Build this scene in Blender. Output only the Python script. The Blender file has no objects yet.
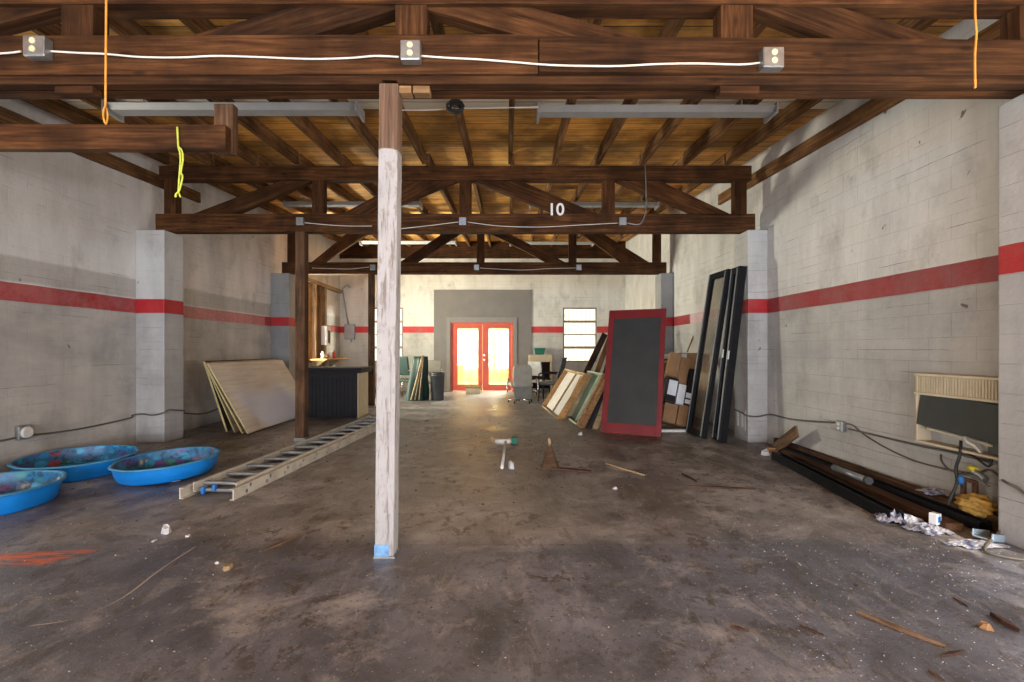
import bpy, bmesh, math, random
from mathutils import Vector, Matrix
R = random.Random(7)
S = bpy.context.scene
COL = S.collection
H, F, XV, YV = 1.31, 455.0, 508.0, 349.0     # eye height, focal length (px of a 1024 frame), vanishing point


def P(px, py, d):
    return Vector(((px - XV) * d / F, d, H - (py - YV) * d / F))


def FL(px, py, z=0.0):
    d = (H - z) * F / (py - YV)
    return Vector(((px - XV) * d / F, d, z))


# ------------------------------------------------------------------ materials
class NT:
    def __init__(s, name):
        s.m = bpy.data.materials.new(name)
        s.m.use_nodes = True
        s.t = s.m.node_tree
        s.t.nodes.clear()
        s.out = s.n('ShaderNodeOutputMaterial')

    def n(s, kind, **kw):
        nd = s.t.nodes.new(kind)
        for k, v in kw.items():
            setattr(nd, k, v)
        return nd

    def l(s, a, b):
        s.t.links.new(a, b)

    def set(s, sock, v):
        if hasattr(v, 'is_output'):
            s.l(v, sock)
        else:
            if isinstance(v, tuple) and len(v) == 3 and sock.type == 'RGBA':
                v = v + (1,)
            sock.default_value = v

    def coord(s, kind='Object'):
        return s.n('ShaderNodeTexCoord').outputs[kind]

    def mapping(s, vec, scale=(1, 1, 1), loc=(0, 0, 0), rot=(0, 0, 0)):
        m = s.n('ShaderNodeMapping')
        s.l(vec, m.inputs['Vector'])
        s.set(m.inputs['Scale'], scale)
        s.set(m.inputs['Location'], loc)
        s.set(m.inputs['Rotation'], rot)
        return m.outputs[0]

    def noise(s, vec, scale=5, detail=4, rough=.55, dist=0.0, out='Fac'):
        nd = s.n('ShaderNodeTexNoise')
        if vec is not None:
            s.l(vec, nd.inputs['Vector'])
        nd.inputs['Scale'].default_value = scale
        nd.inputs['Detail'].default_value = detail
        nd.inputs['Roughness'].default_value = rough
        nd.inputs['Distortion'].default_value = dist
        return nd.outputs[out]

    def voronoi(s, vec, scale=5, feature='F1', out='Distance', rnd=1.0):
        nd = s.n('ShaderNodeTexVoronoi', feature=feature)
        s.l(vec, nd.inputs['Vector'])
        nd.inputs['Scale'].default_value = scale
        nd.inputs['Randomness'].default_value = rnd
        return nd.outputs[out]

    def ramp(s, fac, stops, interp='LINEAR'):
        nd = s.n('ShaderNodeValToRGB')
        nd.color_ramp.interpolation = interp
        el = nd.color_ramp.elements
        while len(el) < len(stops):
            el.new(0.5)
        for e, (p, c) in zip(el, stops):
            e.position = p
            if not isinstance(c, tuple):
                c = (c, c, c)
            e.color = c + (1,) if len(c) == 3 else c
        s.l(fac, nd.inputs[0])
        return nd.outputs[0]

    def math(s, op, a, b=0.0, c=None, clamp=False):
        nd = s.n('ShaderNodeMath', operation=op, use_clamp=clamp)
        s.set(nd.inputs[0], a)
        s.set(nd.inputs[1], b)
        if c is not None:
            s.set(nd.inputs[2], c)
        return nd.outputs[0]

    def mix(s, fac, a, b, blend='MIX'):
        nd = s.n('ShaderNodeMix', data_type='RGBA', blend_type=blend)
        s.set(nd.inputs[0], fac)
        s.set(nd.inputs[6], a)
        s.set(nd.inputs[7], b)
        return nd.outputs[2]

    def sep(s, vec):
        nd = s.n('ShaderNodeSeparateXYZ')
        s.l(vec, nd.inputs[0])
        return nd.outputs

    def comb(s, x, y, z):
        nd = s.n('ShaderNodeCombineXYZ')
        s.set(nd.inputs[0], x)
        s.set(nd.inputs[1], y)
        s.set(nd.inputs[2], z)
        return nd.outputs[0]

    def bump(s, h, strength=.3, dist=.01):
        nd = s.n('ShaderNodeBump')
        nd.inputs['Strength'].default_value = strength
        nd.inputs['Distance'].default_value = dist
        s.l(h, nd.inputs['Height'])
        return nd.outputs[0]

    def done(s, col, rough=.7, metal=0.0, normal=None, spec=.4, **kw):
        b = s.n('ShaderNodeBsdfPrincipled')
        s.set(b.inputs['Base Color'], col)
        s.set(b.inputs['Roughness'], rough)
        s.set(b.inputs['Metallic'], metal)
        b.inputs['Specular IOR Level'].default_value = spec
        for k, v in kw.items():
            s.set(b.inputs[k], v)
        if normal is not None:
            s.l(normal, b.inputs['Normal'])
        s.l(b.outputs[0], s.out.inputs[0])
        return s.m

    def randvec(s):
        """object coordinates shifted by a random amount for every object"""
        oi = s.n('ShaderNodeObjectInfo')
        r = s.math('MULTIPLY', oi.outputs['Random'], 37.0)
        v = s.n('ShaderNodeVectorMath', operation='ADD')
        s.l(s.coord(), v.inputs[0])
        s.l(s.comb(r, r, r), v.inputs[1])
        return v.outputs[0], oi.outputs['Random']

    def band(s, v, lo, hi, soft=.004):
        """1 where lo < v < hi"""
        a = s.math('MULTIPLY_ADD', v, 1 / soft, -lo / soft, clamp=True)
        b = s.math('MULTIPLY_ADD', v, -1 / soft, hi / soft, clamp=True)
        return s.math('MULTIPLY', a, b)


def plain(name, col, rough=.6, metal=0.0, var=.25, scale=8, bump=.1, spec=.4):
    t = NT(name)
    v, r = t.randvec()
    n = t.noise(v, scale, 5)
    k = t.ramp(n, [(.25, 1 - var), (.75, 1 + var * .4)])
    c = t.mix(1.0, col, k, 'MULTIPLY')
    return t.done(c, rough, metal, t.bump(n, bump, .005) if bump else None, spec)


def wood(name, dark, mid, light, rough=.8, grain=1.0, stain=.5, bump=.35):
    t = NT(name)
    v, r = t.randvec()
    g = t.noise(t.mapping(v, (1.1, 22 * grain, 22 * grain)), 1.6, 6, .6, .6)
    fine = t.noise(t.mapping(v, (3, 120, 120)), 1.5, 3, .6)
    c = t.ramp(g, [(.28, dark), (.5, mid), (.74, light)])
    c = t.mix(t.math('MULTIPLY', fine, .45), c, tuple(x * .45 for x in dark))
    blot = t.ramp(t.noise(v, 2.3, 5, .6), [(.36, 1 - stain), (.62, 1.12)])
    c = t.mix(1.0, c, blot, 'MULTIPLY')
    per = t.math('MULTIPLY_ADD', r, .5, .75)
    c = t.mix(1.0, c, t.comb(per, per, per), 'MULTIPLY')
    kn = t.ramp(t.voronoi(t.mapping(v, (1.6, 5, 5)), 1.2), [(.05, .25), (.12, 1.0)])
    c = t.mix(.8, c, kn, 'MULTIPLY')
    h = t.math('ADD', t.math('MULTIPLY', g, .7), t.math('MULTIPLY', fine, .5))
    return t.done(c, rough, 0, t.bump(h, bump, .006), .15)


def wall_mat(name, horiz, stripe, upper, lower, band=None, gloss=.55, pink_run=(6.75, 9.75, (.52, .23, .22), .5), red=(.34, .014, .018), fade=(.42, .13, .13), fadeamt=.8):
    """painted concrete block; horiz picks the coordinate that runs along the wall"""
    t = NT(name)
    o = t.coord()
    xyz = t.sep(o)
    u, z = xyz[horiz], xyz[2]
    uv = t.comb(u, z, 0.0)
    bk = t.n('ShaderNodeTexBrick', offset=.5, squash=1.0)
    t.l(t.mapping(uv, (1, 1, 1), (.07, .19, 0)), bk.inputs['Vector'])
    for k, val in (('Scale', 1.0), ('Brick Width', .4), ('Row Height', .2), ('Mortar Size', .0045), ('Mortar Smooth', .5), ('Bias', 0.0)):
        bk.inputs[k].default_value = val
    bk.inputs['Color1'].default_value = (1, 1, 1, 1)
    bk.inputs['Color2'].default_value = (.9, .9, .9, 1)
    bk.inputs['Mortar'].default_value = (.8, .79, .78, 1)
    big = t.noise(o, .7, 5, .6)
    med = t.noise(o, 3.1, 6, .62)
    fine = t.noise(o, 28, 5, .6)
    up = t.mix(t.ramp(big, [(.38, 0.0), (.66, 1.0)]), upper[0], upper[1])
    lo = t.mix(t.ramp(t.noise(t.mapping(o, (1, 1, 2.2)), 1.3, 6, .62), [(.36, 0.0), (.62, 1.0)]), lower[0], lower[1])
    jit = t.math('MULTIPLY_ADD', med, .05, -.025)
    zz = t.math('ADD', z, t.math('MULTIPLY', jit, .25))
    c = t.mix(t.band(zz, stripe[0] + .02, 99, .02), lo, up)
    if band:
        c = t.mix(t.math('MULTIPLY', t.band(t.math('ADD', z, jit), stripe[1], band[0], .03), .85), c, band[1])
    c = t.mix(t.math('MULTIPLY', t.math('SUBTRACT', 1.0, bk.outputs['Fac']), .15), c, t.mix(1.0, c, bk.outputs['Color'], 'MULTIPLY'))
    # bed joints show as broken cracks, the upright joints hardly at all
    wob = t.math('ADD', z, t.math('MULTIPLY_ADD', t.noise(t.mapping(o, (1, 1, .3)), 5, 3, .6), .02, -.01))
    fz = t.math('FRACT', t.math('MULTIPLY', t.math('ADD', wob, .192), 5.0))
    crack = t.math('MULTIPLY', t.band(fz, .46, .50, .015), t.ramp(t.noise(t.mapping(o, (.8, .8, 4), (3, 5, 1)), 1.6, 5, .65), [(.52, 0.0), (.62, .85)]))
    c = t.mix(crack, c, (.10, .085, .07))
    c = t.mix(t.math('MULTIPLY', bk.outputs['Fac'], t.ramp(t.noise(o, 1.4, 5, .6), [(.5, 0.0), (.7, .32)])), c, (.16, .14, .12))
    rd = t.mix(t.math('MULTIPLY', t.ramp(t.noise(t.mapping(o, (1, 1, 1)), 2.4, 8, .72), [(.36, 0.0), (.56, 1.0)]), fadeamt), red, fade)
    if pink_run:  # one stretch of the stripe is a paler pink
        rd = t.mix(t.math('MULTIPLY', t.band(t.math('ADD', u, jit), pink_run[0], pink_run[1], .05), t.ramp(fine, [(.35, pink_run[3]), (.65, 1.0)])), rd, pink_run[2])
    c = t.mix(t.band(zz, stripe[0], stripe[1], .006), c, rd)
    # grime: grey smudges, dark specks and drips
    sm = t.ramp(t.noise(t.mapping(o, (1, 1, .7)), 1.9, 7, .7), [(.52, 0.0), (.74, .5)])
    c = t.mix(sm, c, (.17, .15, .13))
    sp = t.ramp(t.noise(o, 9, 3, .5, .4), [(.735, 0.0), (.77, .8)])
    c = t.mix(sp, c, (.05, .04, .035))
    dr = t.ramp(t.noise(t.mapping(o, (2.2, 2.2, .45)), 1.5, 6, .65), [(.3, .78), (.62, 1.08)])
    c = t.mix(.7, c, dr, 'MULTIPLY')
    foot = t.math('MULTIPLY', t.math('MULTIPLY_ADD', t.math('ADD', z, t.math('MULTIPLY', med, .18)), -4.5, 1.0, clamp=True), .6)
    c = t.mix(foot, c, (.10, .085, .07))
    h = t.math('ADD', t.math('MULTIPLY', bk.outputs['Fac'], -.6), t.math('MULTIPLY', fine, .6))
    h = t.math('ADD', h, t.math('MULTIPLY', med, .7))
    return t.done(c, gloss, 0, t.bump(h, .6, .012), .35)


def floor_mat():
    t = NT('stained_concrete_floor')
    o = t.coord()
    x, y, z = t.sep(o)
    big = t.noise(o, .55, 6, .62, .3)
    med = t.noise(o, 2.6, 8, .68, .3)
    fine = t.noise(o, 24, 6, .65)
    grit = t.noise(o, 130, 3, .6)
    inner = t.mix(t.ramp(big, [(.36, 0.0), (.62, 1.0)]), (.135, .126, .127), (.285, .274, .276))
    outer = t.mix(t.ramp(big, [(.36, 0.0), (.64, 1.0)]), (.076, .080, .102), (.148, .155, .192))  # near slab grey, with the blue of the cool daylight put into the colour
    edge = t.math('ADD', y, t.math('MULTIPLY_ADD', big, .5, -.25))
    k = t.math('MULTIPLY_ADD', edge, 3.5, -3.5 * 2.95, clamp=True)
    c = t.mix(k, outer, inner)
    c = t.mix(.85, c, t.ramp(med, [(.32, .42), (.5, 1.0), (.66, 1.5)]), 'MULTIPLY')
    # swept brown dirt, thicker towards the walls and among the clutter
    dirt = t.ramp(t.noise(t.mapping(o, (1.0, .6, 1), (3, 1, 0)), 1.1, 8, .68, .5), [(.44, 0.0), (.56, .9)])
    side = t.math('MULTIPLY_ADD', t.math('ABSOLUTE', t.math('ADD', x, .75)), .5, -.3, clamp=True)
    dirt = t.math('MULTIPLY', dirt, t.math('MULTIPLY_ADD', side, .75, .25))
    dirt = t.math('MULTIPLY', dirt, t.math('MULTIPLY_ADD', y, .8, -2.2, clamp=True))
    c = t.mix(dirt, c, (.062, .042, .030))
    # small clods and scuffs, denser where people walked
    clod = t.ramp(t.noise(t.mapping(o, (1, .75, 1), (2, 8, 0)), 8, 7, .75, .5), [(.52, 0.0), (.58, .85)])
    clod = t.math('MULTIPLY', clod, t.ramp(t.noise(o, 1.1, 4, .6), [(.38, .15), (.6, 1.0)]))
    c = t.mix(clod, c, (.055, .042, .034))
    scuff = t.ramp(t.noise(t.mapping(o, (1.2, .5, 1), (9, 3, 0), (0, 0, .5)), 6, 8, .75, .8), [(.54, 0.0), (.7, .5)])
    c = t.mix(scuff, c, (.33, .32, .32))
    # dark oil stains
    oil = t.ramp(t.noise(t.mapping(o, (1, 1.4, 1), (7, 2, 0)), 1.5, 7, .68, .4), [(.57, 0.0), (.7, .6)])
    c = t.mix(oil, c, (.05, .045, .045))
    # pale plaster dust
    dust = t.ramp(t.noise(t.mapping(o, (.9, 1.3, 1), (1, 9, 0)), 1.3, 9, .72, .4), [(.54, 0.0), (.68, .6)])
    c = t.mix(dust, c, (.40, .385, .385))
    spk = t.ramp(t.noise(o, 75, 2, .5), [(.68, 0.0), (.73, .8)])
    c = t.mix(spk, c, (.5, .48, .46))
    dsp = t.ramp(t.noise(t.mapping(o, (1, 1, 1), (4, 4, 4)), 34, 3, .6), [(.60, 0.0), (.68, .75)])
    c = t.mix(dsp, c, (.05, .042, .036))
    # spray painted orange mark
    ox = t.math('ADD', x, 2.98)
    oy = t.math('ADD', y, -2.84)
    ox2 = t.math('ADD', ox, t.math('MULTIPLY', oy, -.6))
    reg = t.math('MULTIPLY', t.band(ox2, -.4, .26, .1), t.band(t.math('ADD', oy, t.math('MULTIPLY', ox, -.1)), -.12, .13, .05))
    streak = t.ramp(t.noise(t.mapping(o, (2.2, 14, 1), (0, 0, 0), (0, 0, .35)), 1.6, 5, .6), [(.42, .0), (.58, 1.0)])
    c = t.mix(t.math('MULTIPLY', reg, streak), c, (.62, .12, .02))
    # joint between the two slabs
    jy = t.band(t.math('ADD', y, t.math('MULTIPLY', med, .03)), 3.05, 3.066, .004)
    c = t.mix(t.math('MULTIPLY', jy, .35), c, (.05, .045, .04))
    rough = t.ramp(t.math('ADD', t.math('MULTIPLY', big, .5), t.math('MULTIPLY', med, .5)), [(.36, .26), (.62, .58)])
    h = t.math('ADD', t.math('MULTIPLY', fine, .6), t.math('ADD', t.math('MULTIPLY', grit, .35), t.math('MULTIPLY', med, .8)))
    return t.done(c, rough, 0, t.bump(h, .38, .012), .5)


def deck_mat():
    """roof boards running across the building"""
    t = NT('roof_deck_boards')
    o = t.coord()
    x, y, z = t.sep(o)
    row = t.math('FLOOR', t.math('MULTIPLY', y, 1 / .185))
    rn = t.n('ShaderNodeTexWhiteNoise', noise_dimensions='1D')
    t.l(row, rn.inputs['W'])
    v = t.comb(t.math('ADD', x, t.math('MULTIPLY', rn.outputs['Value'], 31)), y, row)
    g = t.noise(t.mapping(v, (.9, 20, 1)), 1.8, 6, .6, .5)
    c = t.ramp(g, [(.28, (.48, .18, .03)), (.5, (.84, .40, .085)), (.75, (.95, .60, .19))])
    k = t.math('MULTIPLY_ADD', rn.outputs['Value'], .5, .68)
    c = t.mix(1.0, c, t.comb(k, k, k), 'MULTIPLY')
    st = t.ramp(t.noise(o, .9, 6, .62), [(.40, .32), (.58, 1.1)])
    c = t.mix(.9, c, st, 'MULTIPLY')
    wp = t.math('MULTIPLY', t.band(y, 3.95, 5.18, .02), t.ramp(t.noise(t.mapping(v, (2, 9, 1)), 2, 5, .6), [(.3, .75), (.6, 1.0)]))
    c = t.mix(wp, c, (.80, .74, .62))
    fr = t.math('FRACT', t.math('MULTIPLY', y, 1 / .185))
    gap = t.band(fr, .0, .075, .02)
    c = t.mix(gap, c, (.02, .012, .008))
    h = t.math('SUBTRACT', t.math('MULTIPLY', g, .4), t.math('MULTIPLY', gap, 1.5))
    return t.done(c, .62, 0, t.bump(h, .5, .008), .35)


def post_paint_mat():
    t = NT('peeling_white_paint_on_wood')
    v = t.coord()
    x, y, z = t.sep(v)
    g = t.noise(t.mapping(v, (1.2, 26, 26)), 1.6, 6, .6, .5)
    wd = t.ramp(g, [(.28, (.06, .032, .02)), (.5, (.14, .08, .05)), (.74, (.22, .14, .09))])
    pt = t.mix(t.noise(v, 7, 5, .6), (.40, .385, .385), (.28, .265, .265))
    ck = t.ramp(t.noise(t.mapping(v, (2, 24, 24), (5, 0, 0)), 1.7, 7, .7, .3), [(.52, 0.0), (.62, 1.0)])
    pt = t.mix(t.math('MULTIPLY', ck, .8), pt, (.14, .11, .09))
    sc = t.ramp(t.noise(t.mapping(v, (4, 9, 9)), 3, 6, .7), [(.54, 0.0), (.66, .75)])
    pt = t.mix(sc, pt, (.2, .16, .13))
    jag = t.math('ADD', x, t.math('MULTIPLY_ADD', t.noise(t.mapping(v, (1, 12, 12)), 1, 4), .05, -.025))
    c = t.mix(t.band(jag, -5, 2.555, .006), wd, pt)
    return t.done(c, .7, 0, t.bump(t.math('ADD', g, t.math('MULTIPLY', ck, -.8)), .5, .006), .3)


def pool_print_mat():
    t = NT('printed_pool_liner')
    v, r = t.randvec()
    vo = t.n('ShaderNodeTexVoronoi')
    t.l(t.mapping(v, (1, 1, 1.6)), vo.inputs['Vector'])
    vo.inputs['Scale'].default_value = 9.0
    hs = t.n('ShaderNodeSeparateColor')
    t.l(vo.outputs['Color'], hs.inputs[0])
    pal = t.ramp(hs.outputs[0], [(0, (.015, .16, .34)), (.3, (.02, .28, .5)), (.45, (.1, .05, .22)), (.58, (.03, .22, .2)), (.7, (.02, .3, .6)),
                                 (.82, (.25, .05, .06)), (.9, (.5, .45, .4)), (.95, (.02, .2, .4))], 'CONSTANT')
    n = t.noise(v, 14, 5, .6, 1.0)
    c = t.mix(t.ramp(vo.outputs['Distance'], [(.4, 0.0), (.62, .85)]), pal, (.008, .10, .25))
    c = t.mix(t.ramp(n, [(.50, 0.0), (.60, .85)]), c, (.008, .035, .06))
    return t.done(c, .45, 0, None, .5)


def glass_mat(name, tint=(.9, .95, .95), refl=.1, rough=.03):
    t = NT(name)
    tr = t.n('ShaderNodeBsdfTransparent')
    t.set(tr.inputs[0], tint)
    gl = t.n('ShaderNodeBsdfGlossy')
    gl.inputs['Roughness'].default_value = rough
    mx = t.n('ShaderNodeMixShader')
    mx.inputs[0].default_value = refl
    t.l(tr.outputs[0], mx.inputs[1])
    t.l(gl.outputs[0], mx.inputs[2])
    t.l(mx.outputs[0], t.out.inputs[0])
    return t.m


M = {}
M['truss'] = wood('old_truss_timber', (.022, .0075, .0026), (.070, .027, .0088), (.155, .065, .022))
M['rafter'] = wood('rafter_timber', (.08, .035, .014), (.21, .10, .04), (.40, .22, .095))
M['post'] = wood('dark_post_timber', (.045, .022, .012), (.11, .055, .028), (.2, .11, .06))
M['pale_wood'] = wood('pale_sawn_wood', (.26, .17, .09), (.46, .33, .19), (.62, .48, .3), stain=.3)
M['old_wood'] = wood('weathered_brown_wood', (.07, .04, .024), (.15, .088, .052), (.24, .15, .09), stain=.35)
M['board_brown'] = wood('brown_board', (.13, .06, .028), (.30, .155, .07), (.44, .26, .13), stain=.35)
M['door_edge'] = wood('orange_door_edge_wood', (.22, .11, .04), (.42, .23, .095), (.55, .33, .16), stain=.3)
M['ply_edge'] = wood('plywood_edge', (.34, .26, .11), (.58, .47, .23), (.7, .6, .34), grain=2, stain=.2)
M['dark_wood'] = wood('dark_stained_wood', (.03, .016, .012), (.075, .04, .03), (.13, .07, .05))
M['pale_block'] = wood('pale_packing_block', (.16, .08, .035), (.32, .18, .085), (.45, .28, .14))
M['painted_post'] = post_paint_mat()
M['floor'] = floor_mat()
M['deck'] = deck_mat()
W1, W2 = (.70, .665, .645), (.58, .55, .53)
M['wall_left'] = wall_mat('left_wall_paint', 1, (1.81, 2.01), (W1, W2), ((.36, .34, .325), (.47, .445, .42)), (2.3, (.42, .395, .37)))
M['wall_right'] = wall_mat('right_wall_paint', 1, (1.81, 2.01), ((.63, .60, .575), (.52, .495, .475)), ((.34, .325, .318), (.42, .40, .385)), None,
                           pink_run=(6.7, 9.1, (.55, .40, .43), .75), red=(.26, .014, .018), fade=(.29, .05, .055))
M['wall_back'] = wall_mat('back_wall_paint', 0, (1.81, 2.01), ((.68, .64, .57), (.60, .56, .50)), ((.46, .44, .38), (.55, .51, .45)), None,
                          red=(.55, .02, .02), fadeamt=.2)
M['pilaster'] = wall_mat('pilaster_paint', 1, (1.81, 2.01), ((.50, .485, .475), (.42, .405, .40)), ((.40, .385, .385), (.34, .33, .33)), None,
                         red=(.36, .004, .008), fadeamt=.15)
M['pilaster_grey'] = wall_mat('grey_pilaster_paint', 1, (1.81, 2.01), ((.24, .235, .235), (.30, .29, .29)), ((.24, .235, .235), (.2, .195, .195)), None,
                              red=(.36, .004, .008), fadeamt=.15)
M['grey_panel'] = plain('taupe_panel_paint', (.19, .17, .15), .6, var=.15, scale=3)
M['grey_trim'] = plain('grey_trim_paint', (.23, .21, .185), .55, var=.1)
M['red_paint'] = plain('red_door_paint', (.17, .007, .010), .55, var=.25, scale=5)
M['orange_red'] = plain('vermilion_door_paint', (.60, .095, .055), .5, var=.2, scale=5)
M['dark_grey'] = plain('dark_grey_panel', (.030, .031, .031), .6, var=.35, scale=3, bump=.15)
M['black'] = plain('black_paint', (.011, .010, .012), .55, var=.3, scale=6, spec=.2)
M['black_metal'] = plain('black_anodised_metal', (.011, .011, .013), .6, .0, var=.3, scale=5, spec=.1)
M['galv'] = plain('galvanised_steel', (.34, .35, .36), .4, .8, var=.3, scale=14)
M['fixture'] = plain('grey_enamel_fixture', (.34, .33, .33), .4, .15, var=.15, scale=5)
M['white'] = plain('dirty_white_plastic', (.62, .6, .57), .5, var=.2)
M['white_cable'] = plain('white_cable_sheath', (.66, .62, .56), .5, var=.15)
M['black_cable'] = plain('black_rubber_cable', (.02, .02, .02), .5, var=.2)
M['brown_cable'] = plain('grey_brown_cable', (.10, .085, .07), .6, var=.2)
M['cream'] = plain('yellowed_cream_plastic', (.52, .44, .31), .5, var=.25, scale=6)
M['fin'] = plain('dusty_black_coil', (.012, .011, .012), .55, var=.6, scale=9, bump=.3)
M['orange_rope'] = plain('orange_nylon_rope', (.62, .28, .04), .6, var=.3, scale=40)
M['lime_rope'] = plain('lime_nylon_rope', (.5, .55, .06), .6, var=.3, scale=40)
M['pool'] = plain('blue_pool_plastic', (.005, .19, .60), .4, var=.2, scale=3)
M['pool_rim'] = plain('pale_blue_rim_plastic', (.045, .22, .40), .4, var=.5, scale=9)
M['pool_in'] = pool_print_mat()
M['fibreglass'] = plain('weathered_cream_fibreglass', (.48, .43, .35), .6, var=.3, scale=6)
M['alu'] = plain('dull_aluminium', (.34, .36, .38), .42, .75, var=.3, scale=10)
M['blue'] = plain('blue_plastic', (.02, .15, .46), .45)
M['cardboard'] = plain('brown_cardboard', (.29, .155, .07), .75, var=.3, scale=4)
M['label'] = plain('white_paper_label', (.68, .69, .71), .7, var=.1)
M['tan'] = plain('tan_laminate', (.5, .40, .25), .55, var=.15)
M['green'] = plain('dark_green_fabric', (.005, .030, .022), .6, var=.5, scale=4, bump=.3)
M['teal'] = plain('green_plastic_bin', (.008, .13, .085), .6)
M['chair_grey'] = plain('grey_vinyl', (.30, .28, .235), .6, var=.2)
M['chrome'] = plain('worn_chrome', (.55, .55, .55), .25, .9)
M['shell'] = plain('dull_grey_plastic', (.17, .165, .15), .6)
M['bin'] = plain('grey_rubber_bin', (.07, .07, .074), .6, var=.25)
M['foam'] = plain('yellow_foam', (.50, .30, .07), .85, var=.6, scale=18, bump=.8)
M['plaster'] = plain('broken_plaster', (.46, .46, .48), .8, var=.25, scale=20)
M['crumb_dark'] = plain('wood_crumbs', (.09, .055, .035), .8, var=.5, scale=3)
M['yellow'] = plain('yellow_plastic', (.72, .60, .03), .45)
M['brown_rust'] = plain('rusty_steel', (.12, .05, .03), .7, var=.5)
M['chalk'] = plain('chalk_line', (.42, .40, .38), .9)
M['glass'] = glass_mat('window_glass')
M['dusty_glass'] = glass_mat('dusty_glass', (.72, .71, .68), .10, .25)
M['steel_white'] = plain('white_numeral_paint', (.8, .8, .8), .5, var=.1)
M['fence_tan'] = wood('sunlit_fence_boards', (.5, .32, .10), (.68, .47, .17), (.8, .6, .26), stain=.2)
M['fence_white'] = plain('white_fence_paint', (.74, .72, .78), .6, var=.12)
M['yard'] = plain('dry_ground', (.55, .42, .22), .9, var=.3, scale=2)
M['dispenser'] = plain('white_enamel_box', (.68, .68, .68), .4, var=.1)


def ply_mat():
    t = NT('weathered_plywood_face')
    v = t.coord()
    g = t.noise(t.mapping(v, (1.0, 14, 14)), 1.5, 6, .6, .5)
    c = t.ramp(g, [(.3, (.46, .38, .30)), (.55, (.58, .5, .41)), (.75, (.66, .58, .48))])
    x, y, z = t.sep(v)
    # a paler bluish coat of whitewash brushed over the middle of the sheet
    e = t.math('ADD', y, t.math('MULTIPLY_ADD', t.noise(v, 2, 5, .6), .5, -.25))
    a = t.math('MULTIPLY', t.band(e, -.2, .82, .3), t.band(t.math('ADD', x, t.math('MULTIPLY', y, .55)), .38, 2.35, .25))
    c = t.mix(t.math('MULTIPLY', a, .8), c, (.56, .57, .66))
    return t.done(c, .6, 0, t.bump(g, .2, .004), .35)


M['ply'] = ply_mat()


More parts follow.
